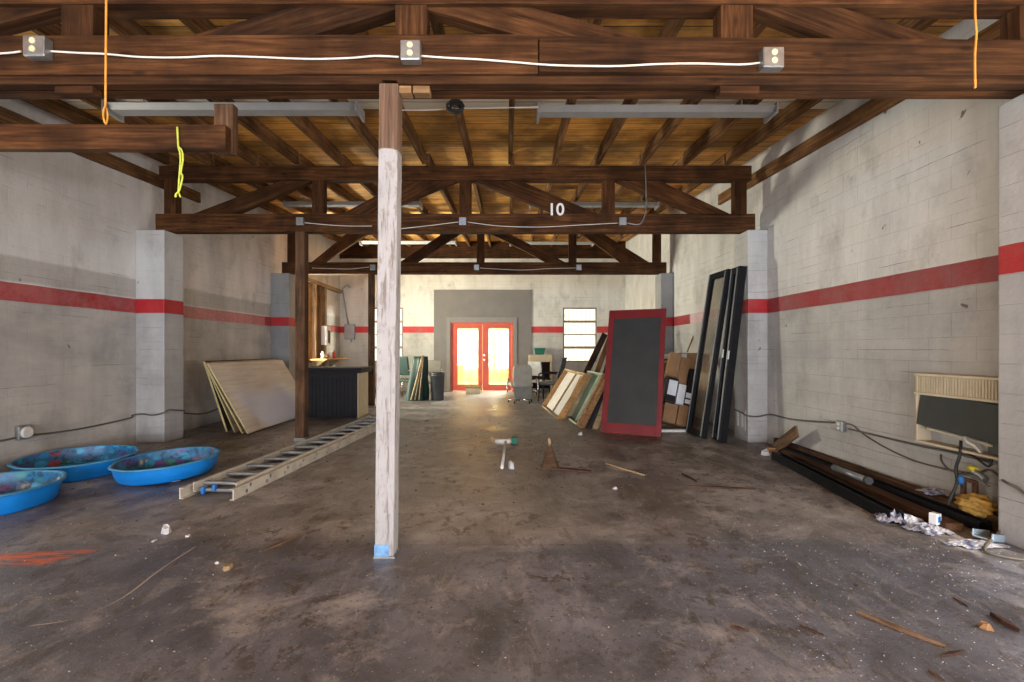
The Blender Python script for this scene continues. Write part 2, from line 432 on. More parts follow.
# ------------------------------------------------------------------ geometry helpers
class MB:
    def __init__(s):
        s.bm = bmesh.new()

    def hexa(s, pts, mi=0):
        """8 points: bottom ring (4) then top ring (4)"""
        v = [s.bm.verts.new(p) for p in pts]
        for f in ((0, 3, 2, 1), (4, 5, 6, 7), (0, 1, 5, 4), (1, 2, 6, 5), (2, 3, 7, 6), (3, 0, 4, 7)):
            fc = s.bm.faces.new([v[i] for i in f])
            fc.material_index = mi
        return s

    def box(s, lo, hi, mi=0):
        x0, y0, z0 = lo
        x1, y1, z1 = hi
        return s.hexa([(x0, y0, z0), (x1, y0, z0), (x1, y1, z0), (x0, y1, z0), (x0, y0, z1), (x1, y0, z1), (x1, y1, z1), (x0, y1, z1)], mi)

    def obox(s, c, ax, ay, az, mi=0):
        """box with centre c and half-extent vectors"""
        c = Vector(c)
        pts = []
        for k in (-1, 1):
            for i, j in ((-1, -1), (1, -1), (1, 1), (-1, 1)):
                pts.append(c + i * ax + j * ay + k * az)
        return s.hexa(pts, mi)

    def tube(s, path, r, n=8, mi=0, cap=True, smooth=True):
        path = [Vector(p) for p in path]
        rs = r if isinstance(r, (list, tuple)) else [r] * len(path)
        rings = []
        up = None
        for i, p in enumerate(path):
            a = path[max(i - 1, 0)]
            b = path[min(i + 1, len(path) - 1)]
            t = (b - a).normalized()
            if up is None:
                up = Vector((0, 0, 1)) if abs(t.z) < .9 else Vector((1, 0, 0))
            x = t.cross(up)
            if x.length < 1e-5:
                x = t.cross(Vector((0, 1, .1)))
            x.normalize()
            up = x.cross(t).normalized()
            rings.append([s.bm.verts.new(p + rs[i] * (math.cos(k * 2 * math.pi / n) * x + math.sin(k * 2 * math.pi / n) * up)) for k in range(n)])
        for a, b in zip(rings, rings[1:]):
            for k in range(n):
                f = s.bm.faces.new((a[k], a[(k + 1) % n], b[(k + 1) % n], b[k]))
                f.smooth = smooth
                f.material_index = mi
        if cap:
            for rg in (rings[0][::-1], rings[-1]):
                f = s.bm.faces.new(rg)
                f.material_index = mi
        return s

    def lathe(s, prof, n=32, mi=0, sx=1, sy=1, c=(0, 0, 0), wob=None):
        rings = []
        for r, z in prof:
            ring = []
            for k in range(n):
                a = k * 2 * math.pi / n
                q = 1 + (wob(a, z) if wob else 0)
                ring.append(s.bm.verts.new((c[0] + r * q * sx * math.cos(a), c[1] + r * q * sy * math.sin(a), c[2] + z)))
            rings.append(ring)
        for a, b in zip(rings, rings[1:]):
            for k in range(n):
                f = s.bm.faces.new((a[k], a[(k + 1) % n], b[(k + 1) % n], b[k]))
                f.smooth = True
                f.material_index = mi
        return s

    def capring(s, r, z, n=32, sx=1, sy=1, c=(0, 0, 0), mi=0):
        f = s.bm.faces.new([s.bm.verts.new((c[0] + r * sx * math.cos(k * 2 * math.pi / n), c[1] + r * sy * math.sin(k * 2 * math.pi / n), c[2] + z)) for k in range(n)])
        f.material_index = mi
        return s

    def prism(s, poly, axis, a, b, mi=0):
        """extrude a 2-D polygon along axis (0,1,2) from a to b"""
        def mk(p, t):
            q = list(p)
            q.insert(axis, t)
            return s.bm.verts.new(q)
        A = [mk(p, a) for p in poly]
        B = [mk(p, b) for p in poly]
        n = len(poly)
        s.bm.faces.new(A[::-1]).material_index = mi
        s.bm.faces.new(B).material_index = mi
        for k in range(n):
            s.bm.faces.new((A[k], A[(k + 1) % n], B[(k + 1) % n], B[k])).material_index = mi
        return s

    def chip(s, c, sx, sy, sz, rz=0, rnd=R, mi=0):
        """an irregular broken chunk resting at c"""
        pts = []
        n = 6
        for k, (zz, q) in enumerate(((0, 1.0), (1, .72))):
            for i in range(n):
                a = i * 2 * math.pi / n + rnd.uniform(-.3, .3)
                rr = q * rnd.uniform(.65, 1.1)
                x, y = rr * sx * math.cos(a), rr * sy * math.sin(a)
                pts.append(Vector((c[0] + x * math.cos(rz) - y * math.sin(rz), c[1] + x * math.sin(rz) + y * math.cos(rz), c[2] + zz * sz * rnd.uniform(.6, 1.1))))
        v = [s.bm.verts.new(p) for p in pts]
        for f in (s.bm.faces.new(v[:n][::-1]), s.bm.faces.new(v[n:])):
            f.material_index = mi
        for i in range(n):
            s.bm.faces.new((v[i], v[(i + 1) % n], v[n + (i + 1) % n], v[n + i])).material_index = mi
        return s

    def build(s, name, mat, parent=None, mw=None, bevel=0.0, sub=0):
        bmesh.ops.recalc_face_normals(s.bm, faces=s.bm.faces[:])
        me = bpy.data.meshes.new(name)
        s.bm.to_mesh(me)
        s.bm.free()
        o = bpy.data.objects.new(name, me)
        COL.objects.link(o)
        for m in (mat if isinstance(mat, (list, tuple)) else [mat]):
            me.materials.append(m)
        mw = mw or Matrix.Identity(4)
        if parent:
            o.parent = parent
            # mw is given in world space unless the parent carries its own frame
            o.matrix_basis = mw
        else:
            o.matrix_basis = mw
        if bevel:
            b = o.modifiers.new('edge', 'BEVEL')
            b.width = bevel
            b.segments = 2
            b.limit_method = 'ANGLE'
        if sub:
            q = o.modifiers.new('smooth', 'SUBSURF')
            q.levels = q.render_levels = sub
        return o


def tag(o, label, cat, group=None, kind=None):
    o['label'] = label
    o['category'] = cat
    if group:
        o['group'] = group
    if kind:
        o['kind'] = kind
    return o


def thing(name, label, cat, loc=(0, 0, 0), rot=None, group=None):
    e = bpy.data.objects.new(name, None)
    e.empty_display_size = .1
    COL.objects.link(e)
    m = Matrix.Translation(Vector(loc))
    if rot is not None:
        m = m @ rot.to_4x4()
    e.matrix_basis = m
    return tag(e, label, cat, group)


def struct(o, label=None):
    o['kind'] = 'structure'
    return o


def frame_of(p0, p1, up=Vector((0, 0, 1))):
    """matrix with +X from p0 to p1, Z as near to up as it can be"""
    x = (p1 - p0).normalized()
    y = up.cross(x)
    if y.length < 1e-4:
        y = Vector((0, 1, 0)).cross(x)
    y.normalize()
    z = x.cross(y)
    m = Matrix((x, y, z)).transposed().to_4x4()
    m.translation = p0
    return m


def beam(name, p0, p1, w, h, mat, parent=None, base=None, up=Vector((0, 0, 1)), bevel=.004):
    """a sawn timber from p0 to p1 (centre line), w wide across, h deep; grain follows it"""
    p0, p1 = Vector(p0), Vector(p1)
    L = (p1 - p0).length
    b = MB().box((0, -w / 2, -h / 2), (L, w / 2, h / 2))
    m = frame_of(p0, p1, up)
    if parent is not None:
        m = parent.matrix_basis.inverted() @ m
    return b.build(name, mat, parent, m, bevel)


def smooth(pts, k=6):
    pts = [Vector(p) for p in pts]
    out = []
    for i in range(len(pts) - 1):
        p0 = pts[max(i - 1, 0)]
        p1, p2 = pts[i], pts[i + 1]
        p3 = pts[min(i + 2, len(pts) - 1)]
        for j in range(k):
            t = j / k
            out.append(.5 * ((2 * p1) + (p2 - p0) * t + (2 * p0 - 5 * p1 + 4 * p2 - p3) * t * t + (3 * p1 - p0 - 3 * p2 + p3) * t ** 3))
    out.append(pts[-1])
    return out


def wire(name, pts, r, mat, label, cat, k=6, group=None):
    return tag(MB().tube(smooth(pts, k), r, 7).build(name, mat), label, cat, group)


def axes(o, u, v):
    """matrix at o with X along u, Y along v made square, Z the normal"""
    o, u, v = Vector(o), Vector(u), Vector(v)
    x = u.normalized()
    z = x.cross(v).normalized()
    y = z.cross(x)
    return Matrix((x, y, z)).transposed()


def holed_wall(name, axis, at, thick, u0, u1, z0, z1, holes, mat):
    """axis 0: wall in the X-Z plane at y=at; axis 1: wall in the Y-Z plane at x=at; thickness runs from at to at+thick"""
    us = sorted({u0, u1} | {h[0] for h in holes} | {h[1] for h in holes})
    zs = sorted({z0, z1} | {h[2] for h in holes} | {h[3] for h in holes})
    b = MB()

    def pt(u, t, z):
        return (u, t, z) if axis == 0 else (t, u, z)

    def solid(i, j):
        if i < 0 or j < 0 or i >= len(us) - 1 or j >= len(zs) - 1:
            return False
        cu, cz = (us[i] + us[i + 1]) / 2, (zs[j] + zs[j + 1]) / 2
        return not any(h[0] < cu < h[1] and h[2] < cz < h[3] for h in holes)
    vc = {}

    def V(u, t, z):
        k = (round(u, 4), round(t, 4), round(z, 4))
        if k not in vc:
            vc[k] = b.bm.verts.new(pt(u, t, z))
        return vc[k]
    for i in range(len(us) - 1):
        for j in range(len(zs) - 1):
            if not solid(i, j):
                continue
            a, c, e, g = us[i], us[i + 1], zs[j], zs[j + 1]
            for t in (at, at + thick):
                b.bm.faces.new((V(a, t, e), V(c, t, e), V(c, t, g), V(a, t, g)))
            for (di, dj, q) in ((-1, 0, ((a, e), (a, g))), (1, 0, ((c, e), (c, g))), (0, -1, ((a, e), (c, e))), (0, 1, ((a, g), (c, g)))):
                if not solid(i + di, j + dj):
                    (ua, za), (ub, zb) = q
                    b.bm.faces.new((V(ua, at, za), V(ub, at, zb), V(ub, at + thick, zb), V(ua, at + thick, za)))
    return struct(b.build(name, mat))


# ------------------------------------------------------------------ the building
XL, XR, YB, YF = -5.2, 3.63, 14.08, -8.0
PL, PR = -4.8, 3.35              # inner faces of the pilasters
TD = [2.92, 6.545, 10.165]       # truss positions
SL = .067


def deck_z(d):
    return H + 2.575 + SL * (d - 2.9)


ZT = 4.85
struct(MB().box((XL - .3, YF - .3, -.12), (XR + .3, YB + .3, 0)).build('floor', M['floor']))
b = MB()
b.hexa([(XL - .2, YF - .2, deck_z(YF - .2)), (XR + .2, YF - .2, deck_z(YF - .2)), (XR + .2, YB + .2, deck_z(YB + .2)), (XL - .2, YB + .2, deck_z(YB + .2)),
        (XL - .2, YF - .2, deck_z(YF - .2) + .06), (XR + .2, YF - .2, deck_z(YF - .2) + .06), (XR + .2, YB + .2, deck_z(YB + .2) + .06), (XL - .2, YB + .2, deck_z(YB + .2) + .06)])
struct(b.build('ceiling', M['deck']))
SIDE = (10.55, 11.85, .95, 2.7)
SIDE2 = (3.2, 4.35, .5, 2.75)
holed_wall('wall_left', 1, XL - .2, .2, YF, YB + .2, 0, ZT, [SIDE, SIDE2], M['wall_left'])
holed_wall('wall_right', 1, XR, .2, YF, YB + .2, 0, ZT, [(.55, 2.45, .2, 2.6)], M['wall_right'])  # opening beside the camera is added, to light the left wall


def bx(px):
    return (px - XV) * YB / F


def bz(py):
    return H - (py - YV) * YB / F


DOOR = (bx(450.5), bx(513.5), 0, bz(322.5))
WR = (bx(563), bx(597), bz(362), bz(307.5))
WLF = (bx(369), bx(403), bz(362), bz(307.5))
holed_wall('wall_back', 0, YB, .2, XL - .2, XR + .2, 0, ZT, [DOOR, WR, WLF], M['wall_back'])
holed_wall('wall_front', 0, YF - .2, .2, XL - .2, XR + .2, 0, ZT, [(-4.9, 3.4, 0, 2.9)], M['wall_back'])
k = 0
for i, d in enumerate(TD):
    for side in (-1, 1):
        k += 1
        x0, x1 = (XL, PL) if side < 0 else (PR, XR)
        z1 = H + 1.665
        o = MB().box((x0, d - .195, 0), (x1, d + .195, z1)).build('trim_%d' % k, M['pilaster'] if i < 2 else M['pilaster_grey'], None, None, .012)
        struct(o)

# window builder; the left wall pair is unseen and added for light
def window(name, axis, at, u0, u1, z0, z1, bars, fm, gm, t=.07):
    e = bpy.data.objects.new(name, None)
    COL.objects.link(e)
    struct(e)

    def bxs(mb, a, c, z_0, z_1, ta, tb):
        lo, hi = ((a, ta, z_0), (c, tb, z_1)) if axis == 0 else ((ta, a, z_0), (tb, c, z_1))
        mb.box(lo, hi)
    f = MB()
    bxs(f, u0, u0 + t * .6, z0, z1, at, at + .08)
    bxs(f, u1 - t * .6, u1, z0, z1, at, at + .08)
    bxs(f, u0 + t * .6, u1 - t * .6, z0, z0 + t * .6, at, at + .08)
    bxs(f, u0 + t * .6, u1 - t * .6, z1 - t * .6, z1, at, at + .08)
    f.build('window_frame', fm, e)
    for zb, th in bars:
        m = MB()
        bxs(m, u0 + t * .6, u1 - t * .6, zb - th / 2, zb + th / 2, at + .015, at + .06)
        m.build('window_bar', fm, e)
    g = MB()
    bxs(g, u0 + t * .5, u1 - t * .5, z0 + t * .5, z1 - t * .5, at + .035, at + .039)
    g.build('pane', gm, e)
    return e


bars = [(bz(321.5), .07), (bz(334.5), .035), (bz(347.5), .075)]
window('window_1', 0, YB + .03, *WR[:2], *WR[2:], bars, M['grey_trim'], M['glass'])
window('window_2', 0, YB + .03, *WLF[:2], *WLF[2:], bars, M['grey_trim'], M['glass'])
window('added_window_3', 1, XL - .12, SIDE[0], SIDE[1], SIDE[2], SIDE[3], [(1.8, .05)], M['pale_wood'], M['glass'])  # unseen window added as a light inlet for the far end

window('added_window_4', 1, XL - .12, *SIDE2, [(1.65, .05)], M['pale_wood'], M['glass'])  # out-of-view window put in to light the roof past the nearest truss

# taupe panel round the doors: one sheet with the doorway cut from it
PX0, PX1, PZ1 = bx(434), bx(531.5), bz(290)
o = holed_wall('wall_back_panel', 0, YB - .03, .028, PX0, PX1, 0, PZ1, [DOOR], M['grey_panel'])
o.name = 'trim_7'
b = MB()
tx0, tx1, tz = bx(447), bx(517), bz(317)
b.box((tx0, YB - .055, 0), (DOOR[0], YB - .031, tz))
b.box((DOOR[1], YB - .055, 0), (tx1, YB - .031, tz))
b.box((DOOR[0], YB - .055, DOOR[3]), (DOOR[1], YB - .031, tz))
struct(b.build('trim_8', M['grey_trim'], None, None, .004))

# French doors
fr = bpy.data.objects.new('door_1', None)
COL.objects.link(fr)
struct(fr)
xm = bx(482.4)
b = MB()
t = .05
b.box((DOOR[0], YB - .02, 0), (DOOR[0] + t, YB + .1, DOOR[3]))
b.box((DOOR[1] - t, YB - .02, 0), (DOOR[1], YB + .1, DOOR[3]))
b.box((DOOR[0] + t, YB - .02, DOOR[3] - t), (DOOR[1] - t, YB + .1, DOOR[3]))
b.build('door_frame', M['orange_red'], fr, None, .004)
for (a, c, ga, gc) in ((DOOR[0] + t + .004, xm - .003, bx(457.6), bx(478)), (xm + .003, DOOR[1] - t - .004, bx(488.8), bx(508.6))):
    lf = MB()
    zb, zt = .015, DOOR[3] - t - .004
    g0, g1 = bz(384.5), bz(328.3)
    y0, y1 = YB + .01, YB + .055
    lf.box((a, y0, zb), (ga, y1, zt)).box((gc, y0, zb), (c, y1, zt)).box((ga, y0, zb), (gc, y1, g0)).box((ga, y0, g1), (gc, y1, zt))
    leaf = lf.build('door_leaf', M['orange_red'], fr, None, .003)
    MB().box((ga - .01, YB + .03, g0 - .01), (gc + .01, YB + .035, g1 + .01)).build('pane', M['glass'], leaf)
    kb = MB()
    kx = xm + (.055 if a > xm - .1 else -.055)
    for kz in (.98, 1.12) if a > xm - .1 else ():
        kb.tube([(kx, YB + .012, kz), (kx, YB - .02, kz), (kx, YB - .045, kz)], [.012, .016, .024], 10)
    if a > xm - .1:
        kb.build('door_knob', M['chrome'], leaf)
    else:
        kb.bm.free()

# dark boards closing the gap between the back wall and the roof, set on the wall as a ledger
struct(MB().box((XL, YB - .05, H + 2.80), (XR, YB - .001, deck_z(YB) - .01)).build('trim_9', M['truss']))

# ------------------------------------------------------------------ trusses
VX = [-2.71, -.61, 1.44]
ENDX = (-5.02, 3.52)


# web members: foot from-to, head from-to along the chord
WEBS = [[(-4.4, -3.65, -3.58, -2.82), (-2.16, -1.375, -1.375, -.66), (.2, .99, -.56, .14), (2.13, 2.84, 1.55, 2.11)],
        [(-4.53, -3.93, -3.25, -2.81), (-2.39, -1.9, -1.47, -.72), (.74, 1.31, -.5, .17), (2.69, 3.19, 1.55, 2.17)],
        [(-4.38, -4.1, -3.49, -3.0), (-2.42, -2.05, -1.33, -.95), (.87, 1.29, -.53, -.15), (2.53, 3.15, 1.53, 1.98)]]


def truss(i, label):
    d = TD[i]
    T = thing('roof_truss', label, 'roof truss', ((ENDX[0] + ENDX[1]) / 2, d, H + 1.67))
    m = M['truss']
    zb = H + 1.667
    ch = .26 if i else .245
    zt = H + 2.165 + SL * (d - 2.9)
    x0, x1 = ENDX
    t = .14
    if i == 0:
        # two plies and a lower strip; the front ply is spliced right of the middle post
        xs = (538.5 - XV) * (d - .07) / F
        beam('bottom_chord', (x0, d - .045, zb + .035 + ch / 2), (xs - .003, d - .045, zb + .035 + ch / 2 + .012), .09, ch, m, T)
        beam('bottom_chord', (xs + .003, d - .05, zb + .045 + ch / 2), (x1, d - .05, zb + .02 + ch / 2), .09, ch - .025, m, T)
        beam('nailing_strip', (x0, d - .035, zb + .02), (x1, d - .035, zb + .02), .07, .055, m, T)
        beam('back_ply', (x0, d + .075, zb + .13), (x1, d + .075, zb + .13), .09, .26, m, T)
        for (pa, pb, mt) in ((63, 100, 'truss'), (401, 413, 'pale_block'), (414.5, 431, 'pale_block'), (716, 755, 'truss')):
            xa, xb = (pa - XV) * d / F, (pb - XV) * d / F
            beam('packing_block', (xa, d - .02, zb - .03), (xb, d - .02, zb - .03), .07, .045, M[mt], T)
    else:
        beam('bottom_chord', (x0, d, zb + ch / 2), (x1, d, zb + ch / 2), t, ch, m, T)
    zc = zb + ch / 2
    ztop = zb + (ch if i else ch + .035)
    beam('top_chord', (x0 + .05, d, zt + .10), (x1 - .05, d, zt + .10), t, .205, m, T)
    for x in [x0 + .2] + VX + [x1 - .2]:
        w = .2 if i == 0 else .17
        beam('web_post', (x, d, ztop), (x, d, zt), w, .12, m, T, up=Vector((0, 1, 0)))
    for (b0, b1, t0, t1) in WEBS[i]:
        s_ = -1 if (t0 + t1) > (b0 + b1) else 1
        e0, e1 = (Vector((t0, 0, zt)), Vector((b0, 0, ztop))) if s_ > 0 else (Vector((b0, 0, ztop)), Vector((t0, 0, zt)))
        mm = frame_of(Vector((min(b0, t0), d + .012, 0)) * 0 + Vector((e0.x, d + .012, e0.z)), Vector((e1.x, d + .012, e1.z)))
        inv = mm.inverted()
        poly = []
        for (x, z) in ((b0, ztop), (b1, ztop), (t1, zt), (t0, zt)):
            q = inv @ Vector((x, d + .012, z))
            poly.append((q.x, q.z))
        MB().prism(poly, 1, -.05, .05).build('diagonal', m, T, T.matrix_basis.inverted() @ mm, .004)
    return T


truss(0, 'nearest roof truss, double timber chord with a white cable and three outlet boxes')
T2 = truss(1, 'middle roof truss, the one with a white number 10 on its diagonal')
truss(2, 'farthest roof truss, in front of the pale back wall with the double doors')

# number on the middle truss
tc = bpy.data.curves.new('number_marking', 'FONT')
tc.body = '10'
tc.size = .24
tc.extrude = .002
tc.align_x = 'CENTER'
tc.offset = .004
tmp = bpy.data.objects.new('number_source', tc)
COL.objects.link(tmp)
bpy.context.view_layer.update()
me = bpy.data.meshes.new_from_object(tmp.evaluated_get(bpy.context.evaluated_depsgraph_get()))
bpy.data.objects.remove(tmp)
bpy.data.curves.remove(tc)
me.name = 'number_marking'
me.materials.clear()
me.materials.append(M['steel_white'])
to = bpy.data.objects.new('number_marking', me)
COL.objects.link(to)
to.parent = T2
to.matrix_basis = T2.matrix_basis.inverted() @ (Matrix.Translation(P(556, 215, TD[1] - .085)) @ Matrix.Rotation(math.pi / 2, 4, 'X'))
to['label'] = 'white numerals 10'

# ------------------------------------------------------------------ rafters and ledgers
ORD = ['first', 'second', 'third', 'fourth', 'fifth', 'sixth', 'seventh', 'eighth', 'ninth', 'tenth', 'eleventh', 'twelfth', 'thirteenth', 'fourteenth', 'fifteenth']
bays = [(TD[0] - .1, TD[1] - .03, 'between the nearest and middle trusses'), (TD[1] + .03, TD[2] - .03, 'between the middle and farthest trusses'),
        (TD[2] + .03, YB - .07, 'between the farthest truss and the back wall')]
xs = [.07 + .62 * k for k in range(5, -9, -1)]
for bi, (a, c, where) in enumerate(bays):
    for ri, x in enumerate(xs):
        jx = x + R.uniform(-.025, .025)
        za, zc = deck_z(a) - .087, deck_z(c) - .087
        o = beam('roof_rafter', (jx, a, za), (jx + R.uniform(-.02, .02), c, zc), .058, .17, M['rafter'])
        tag(o, '%s roof rafter from the right wall, %s' % (ORD[ri], where), 'rafter', 'rafters under the roof boards')
for side, x, y1, txt in ((-1, XL + .03, 7.62, 'left'), (1, XR - .03, 7.75, 'right')):
    z0, z1 = H + 2.375, H + 2.42 + .03
    o = beam('ledger_board', (x, 3.2, H + 2.31), (x, y1, H + 2.31 + .05 * (y1 - 3.2)), .05, .17, M['rafter'])
    tag(o, 'brown ledger board fixed high along the %s wall' % ('white and grey' if False else txt), 'board', 'ledger boards on the side walls')
    o['label'] = ('brown ledger board high on the wall above the air conditioner' if side > 0 else 'brown ledger board high on the wall above the blue pools')

# ------------------------------------------------------------------ posts
def post(px0, px1, py, d, z1, mat, label, foot, lean=0.0):
    w = (px1 - px0) * d / F
    xc = ((px0 + px1) / 2 - XV) * d / F
    T = thing('timber_post', label, 'post', (xc, d + w / 2, 0))
    beam('shaft', (xc, d + w / 2, .012), (xc + lean, d + w / 2, z1), w, w, mat, T, up=Vector((0, 1, 0)), bevel=.006)
    if foot == 'blue':
        MB().box((-w * .52, -w * .53, 0), (w * .25, -w * .4, .085)).build('painted_foot', M['blue_block'], T, None, .004)
        MB().box((-w * .55, -w * .55, 0), (w * .55, w * .55, .012)).build('base_plate', M['galv'], T)
    else:
        MB().box((-w * .6, -w * .6, 0), (w * .6, w * .6, .05)).build('base_plate', M['galv'], T, None, .004)
    return T


M['blue_block'] = plain('light_blue_paint', (.16, .34, .62), .6, var=.5, scale=25)
post(374.5, 393.7, 556, 2.85, H + 1.69, M['painted_post'], 'white-painted timber post with bare brown top under the nearest truss', 'blue', .028)
post(295, 304.5, 441, 6.45, H + 1.667, M['post'], 'dark brown timber post beside the leaning plywood sheets', 'plain')
post(368, 373.4, 408, 10.1, H + 1.667, M['post'], 'thin brown timber post beyond the black cabinet', 'plain')

# hanging timber at the left
T = thing('hanging_beam', 'short dark beam hung from a wooden drop below the nearest truss', 'beam', (-1.9, 3.0, H + 1.35))
d = 3.05
zc = P(0, 137.5, d).z
beam('cross_beam', (PL + .03, d, zc), (P(228, 0, d).x, d, zc - .01), .06, .165, M['truss'], T)
beam('drop_post', (P(226.5, 0, d + .07).x, d + .065, P(0, 152.5, d + .03).z), (P(226.5, 0, d + .07).x, d + .065, H + 1.665), .13, .06, M['post'], T, up=Vector((0, 1, 0)))

# ------------------------------------------------------------------ light fixtures
def fixture(x0, x1, d, z, label):
    T = thing('light_fixture', label, 'light fixture', ((x0 + x1) / 2, d, z))
    h = (x1 - x0) / 2
    prof = [(-.06, 0), (.06, 0), (.115, .045), (.055, .07), (-.055, .07), (-.115, .045)]
    MB().prism(prof, 0, -h, h).build('housing', M['fixture'], T, None, .003)
    for s in (-1, 1):
        MB().box((s * h - .012 if s > 0 else -h - .012, -.12, -.035), (s * h + .012 if s > 0 else -h + .012, .12, .07)).build('end_cap', M['fixture'], T, None, .003)
        MB().tube([(s * h * .75, 0, .07), (s * h * .75, 0, deck_z(d) - z - .001)], .006, 6).build('hanger_rod', M['galv'], T)
    return T


def fix_px(p0, p1, py, d, label):
    a, c = P(p0, py, d), P(p1, py, d)
    fixture(a.x, c.x, d, a.z - .02, label)


fix_px(113, 360, 111, 4.5, 'long grey fluorescent fixture left of the white-painted post, nearest bay')
fix_px(538, 771, 113, 4.72, 'long grey fluorescent fixture right of the white-painted post, nearest bay')
fix_px(287, 421, 205, 8.25, 'long fluorescent fixture behind the middle truss, left of its centre')
fix_px(530, 657, 205.5, 8.5, 'long fluorescent fixture behind the middle truss, right of its centre')
fix_px(361, 456, 243, 11.9, 'fluorescent fixture behind the farthest truss, left of the doors')
fix_px(510, 593, 243.5, 12.4, 'fluorescent fixture behind the farthest truss, right of the doors')


# ------------------------------------------------------------------ outlet boxes and cables on the trusses
def outlet_box(px0, px1, py0, py1, d, label, twin=True, gang=.06):
    a, c = P(px0, py1, d), P(px1, py0, d)
    w, h = (c.x - a.x), (c.z - a.z)
    T = thing('outlet_box', label, 'outlet box', ((a.x + c.x) / 2, d, (a.z + c.z) / 2))
    MB().box((-w / 2, 0, -h / 2), (w / 2, gang, h / 2)).build('box', M['galv'], T, None, .006)
    MB().box((-w * .46, -.004, -h * .46), (w * .46, 0.0, h * .46)).build('cover', M['galv'], T, None, .002)
    if twin:
        for s in (-1, 1):
            MB().tube([(0, -.004, s * h * .2), (0, -.01, s * h * .2)], h * .15, 14).build('receptacle', M['cream_bright'], T)
    return T


M['cream_bright'] = plain('ivory_receptacle', (.68, .58, .36), .45, var=.1)
dF = 2.77
outlet_box(22.5, 44, 35, 55.5, dF, 'grey outlet box on the nearest truss, beside the looped orange rope')
outlet_box(400, 420, 39.5, 59.5, dF, 'grey outlet box on the nearest truss, above the white-painted post')
outlet_box(763.5, 784.5, 46.5, 67, dF, 'grey outlet box on the nearest truss, at the right end of the white cable')


def pxwire(name, pts, d, r, mat, label, cat='cable', k=5):
    return wire(name, [P(x, y, d) for x, y in pts], r, mat, label, cat, k)


dC = 2.815
pxwire('electrical_cable', [(-60, 55), (0, 53.5), (21, 51.5)], dC, .006, M['white_cable'], 'white cable running from the left outlet box out of view along the nearest truss')
pxwire('electrical_cable', [(46, 51), (80, 53), (105, 54), (140, 57), (180, 57.5), (215, 56), (256, 57), (310, 59), (350, 58), (375, 56), (399, 57)], dC, .006, M['white_cable'],
       'white cable stapled between the left and middle outlet boxes')
pxwire('electrical_cable', [(421, 56), (450, 58), (480, 59.5), (512, 62), (550, 65), (590, 66), (620, 66), (660, 64), (700, 63.5), (740, 64.5), (763, 62.5)], dC, .006, M['white_cable'],
       'white cable stapled between the middle and right outlet boxes')
d2 = TD[1] - .135
for i, (px, w_) in enumerate(((299.5, 'left'), (462.5, 'middle'), (623, 'right'))):
    outlet_box(px - 3.7, px + 3.7, 217, 225, d2, 'small grey outlet box on the middle truss, %s of its three' % w_, False)
d2c = TD[1] - .085
pxwire('electrical_cable', [(303, 222.5), (330, 225), (350, 226), (372, 226)], d2c, .005, M['white_cable'], 'thin cable on the middle truss running left of the white-painted post')
pxwire('electrical_cable', [(398, 229), (430, 225.5), (450, 223), (459, 222)], d2c, .005, M['white_cable'], 'thin cable on the middle truss between the white-painted post and its centre')
pxwire('electrical_cable', [(467, 222), (500, 226), (540, 227), (580, 225), (619, 223)], d2c, .005, M['white_cable'], 'thin cable on the middle truss right of its centre box')
pxwire('conduit_pipe', [(627, 223), (638, 224.5), (643, 220), (646, 208), (646, 190), (645, 165)], d2c - .01, .01, M['galv'], 'grey conduit bending up the middle truss at its right box', 'conduit')
d3 = TD[2] - .13
for i, (px, w_) in enumerate(((372.5, 'left'), (476.5, 'middle'), (579, 'right'))):
    outlet_box(px - 2.6, px + 2.6, 264.5, 270, d3, 'tiny grey outlet box on the farthest truss, %s of its three' % w_, False)
pxwire('electrical_cable', [(312, 268), (330, 268.5), (350, 269), (369, 267)], TD[2] - .08, .006, M['white_cable'], 'thin cable along the farthest truss left of the thin brown post')
pxwire('electrical_cable', [(480, 268), (520, 270), (550, 268.5), (576, 268)], TD[2] - .08, .006, M['white_cable'], 'thin cable along the farthest truss above the double doors')
# dark bundle hanging at a rafter and its wire
T = thing('cable_bundle', 'black coiled cable bundle hanging from a rafter above the nearest bay', 'cable', P(455, 104, 4.4))
c0 = T.matrix_basis.inverted() @ P(456, 106, 4.4)
q = []
for k in range(40):
    a = k * .7
    q.append(Vector((.07 * math.cos(a) + .02 * math.sin(a * .37), .02 * math.sin(a * .6), .045 * math.sin(a) - .03 + .012 * math.cos(a * .8))))
MB().tube(q, .012, 6).build('coil', M['black_cable'], T)
MB().tube([(0, 0, 0), (0.01, 0, .08), (0.02, .02, deck_z(4.4) - T.location.z if False else .2)], .008, 6).build('tie', M['black_cable'], T)
pxwire('electrical_cable', [(398, 110), (430, 110), (448, 109), (490, 108), (538, 107)], 4.45, .006, M['white_cable'], 'thin pale wire strung between the two nearest fluorescent fixtures')


# ropes
def rope(pts, d, mat, label, loop=None, r=.006):
    T = thing('hanging_rope', label, 'rope', P(pts[0][0], pts[0][1], d))
    inv = T.matrix_basis.inverted()
    MB().tube([inv @ p for p in smooth([P(x, y, d) for x, y in pts], 4)], r, 7).build('strand', mat, T)
    if loop:
        MB().tube([inv @ p for p in smooth([P(x, y, d + dd) for x, y, dd in loop], 5)], r * .9, 7).build('knot', mat, T)
    return T


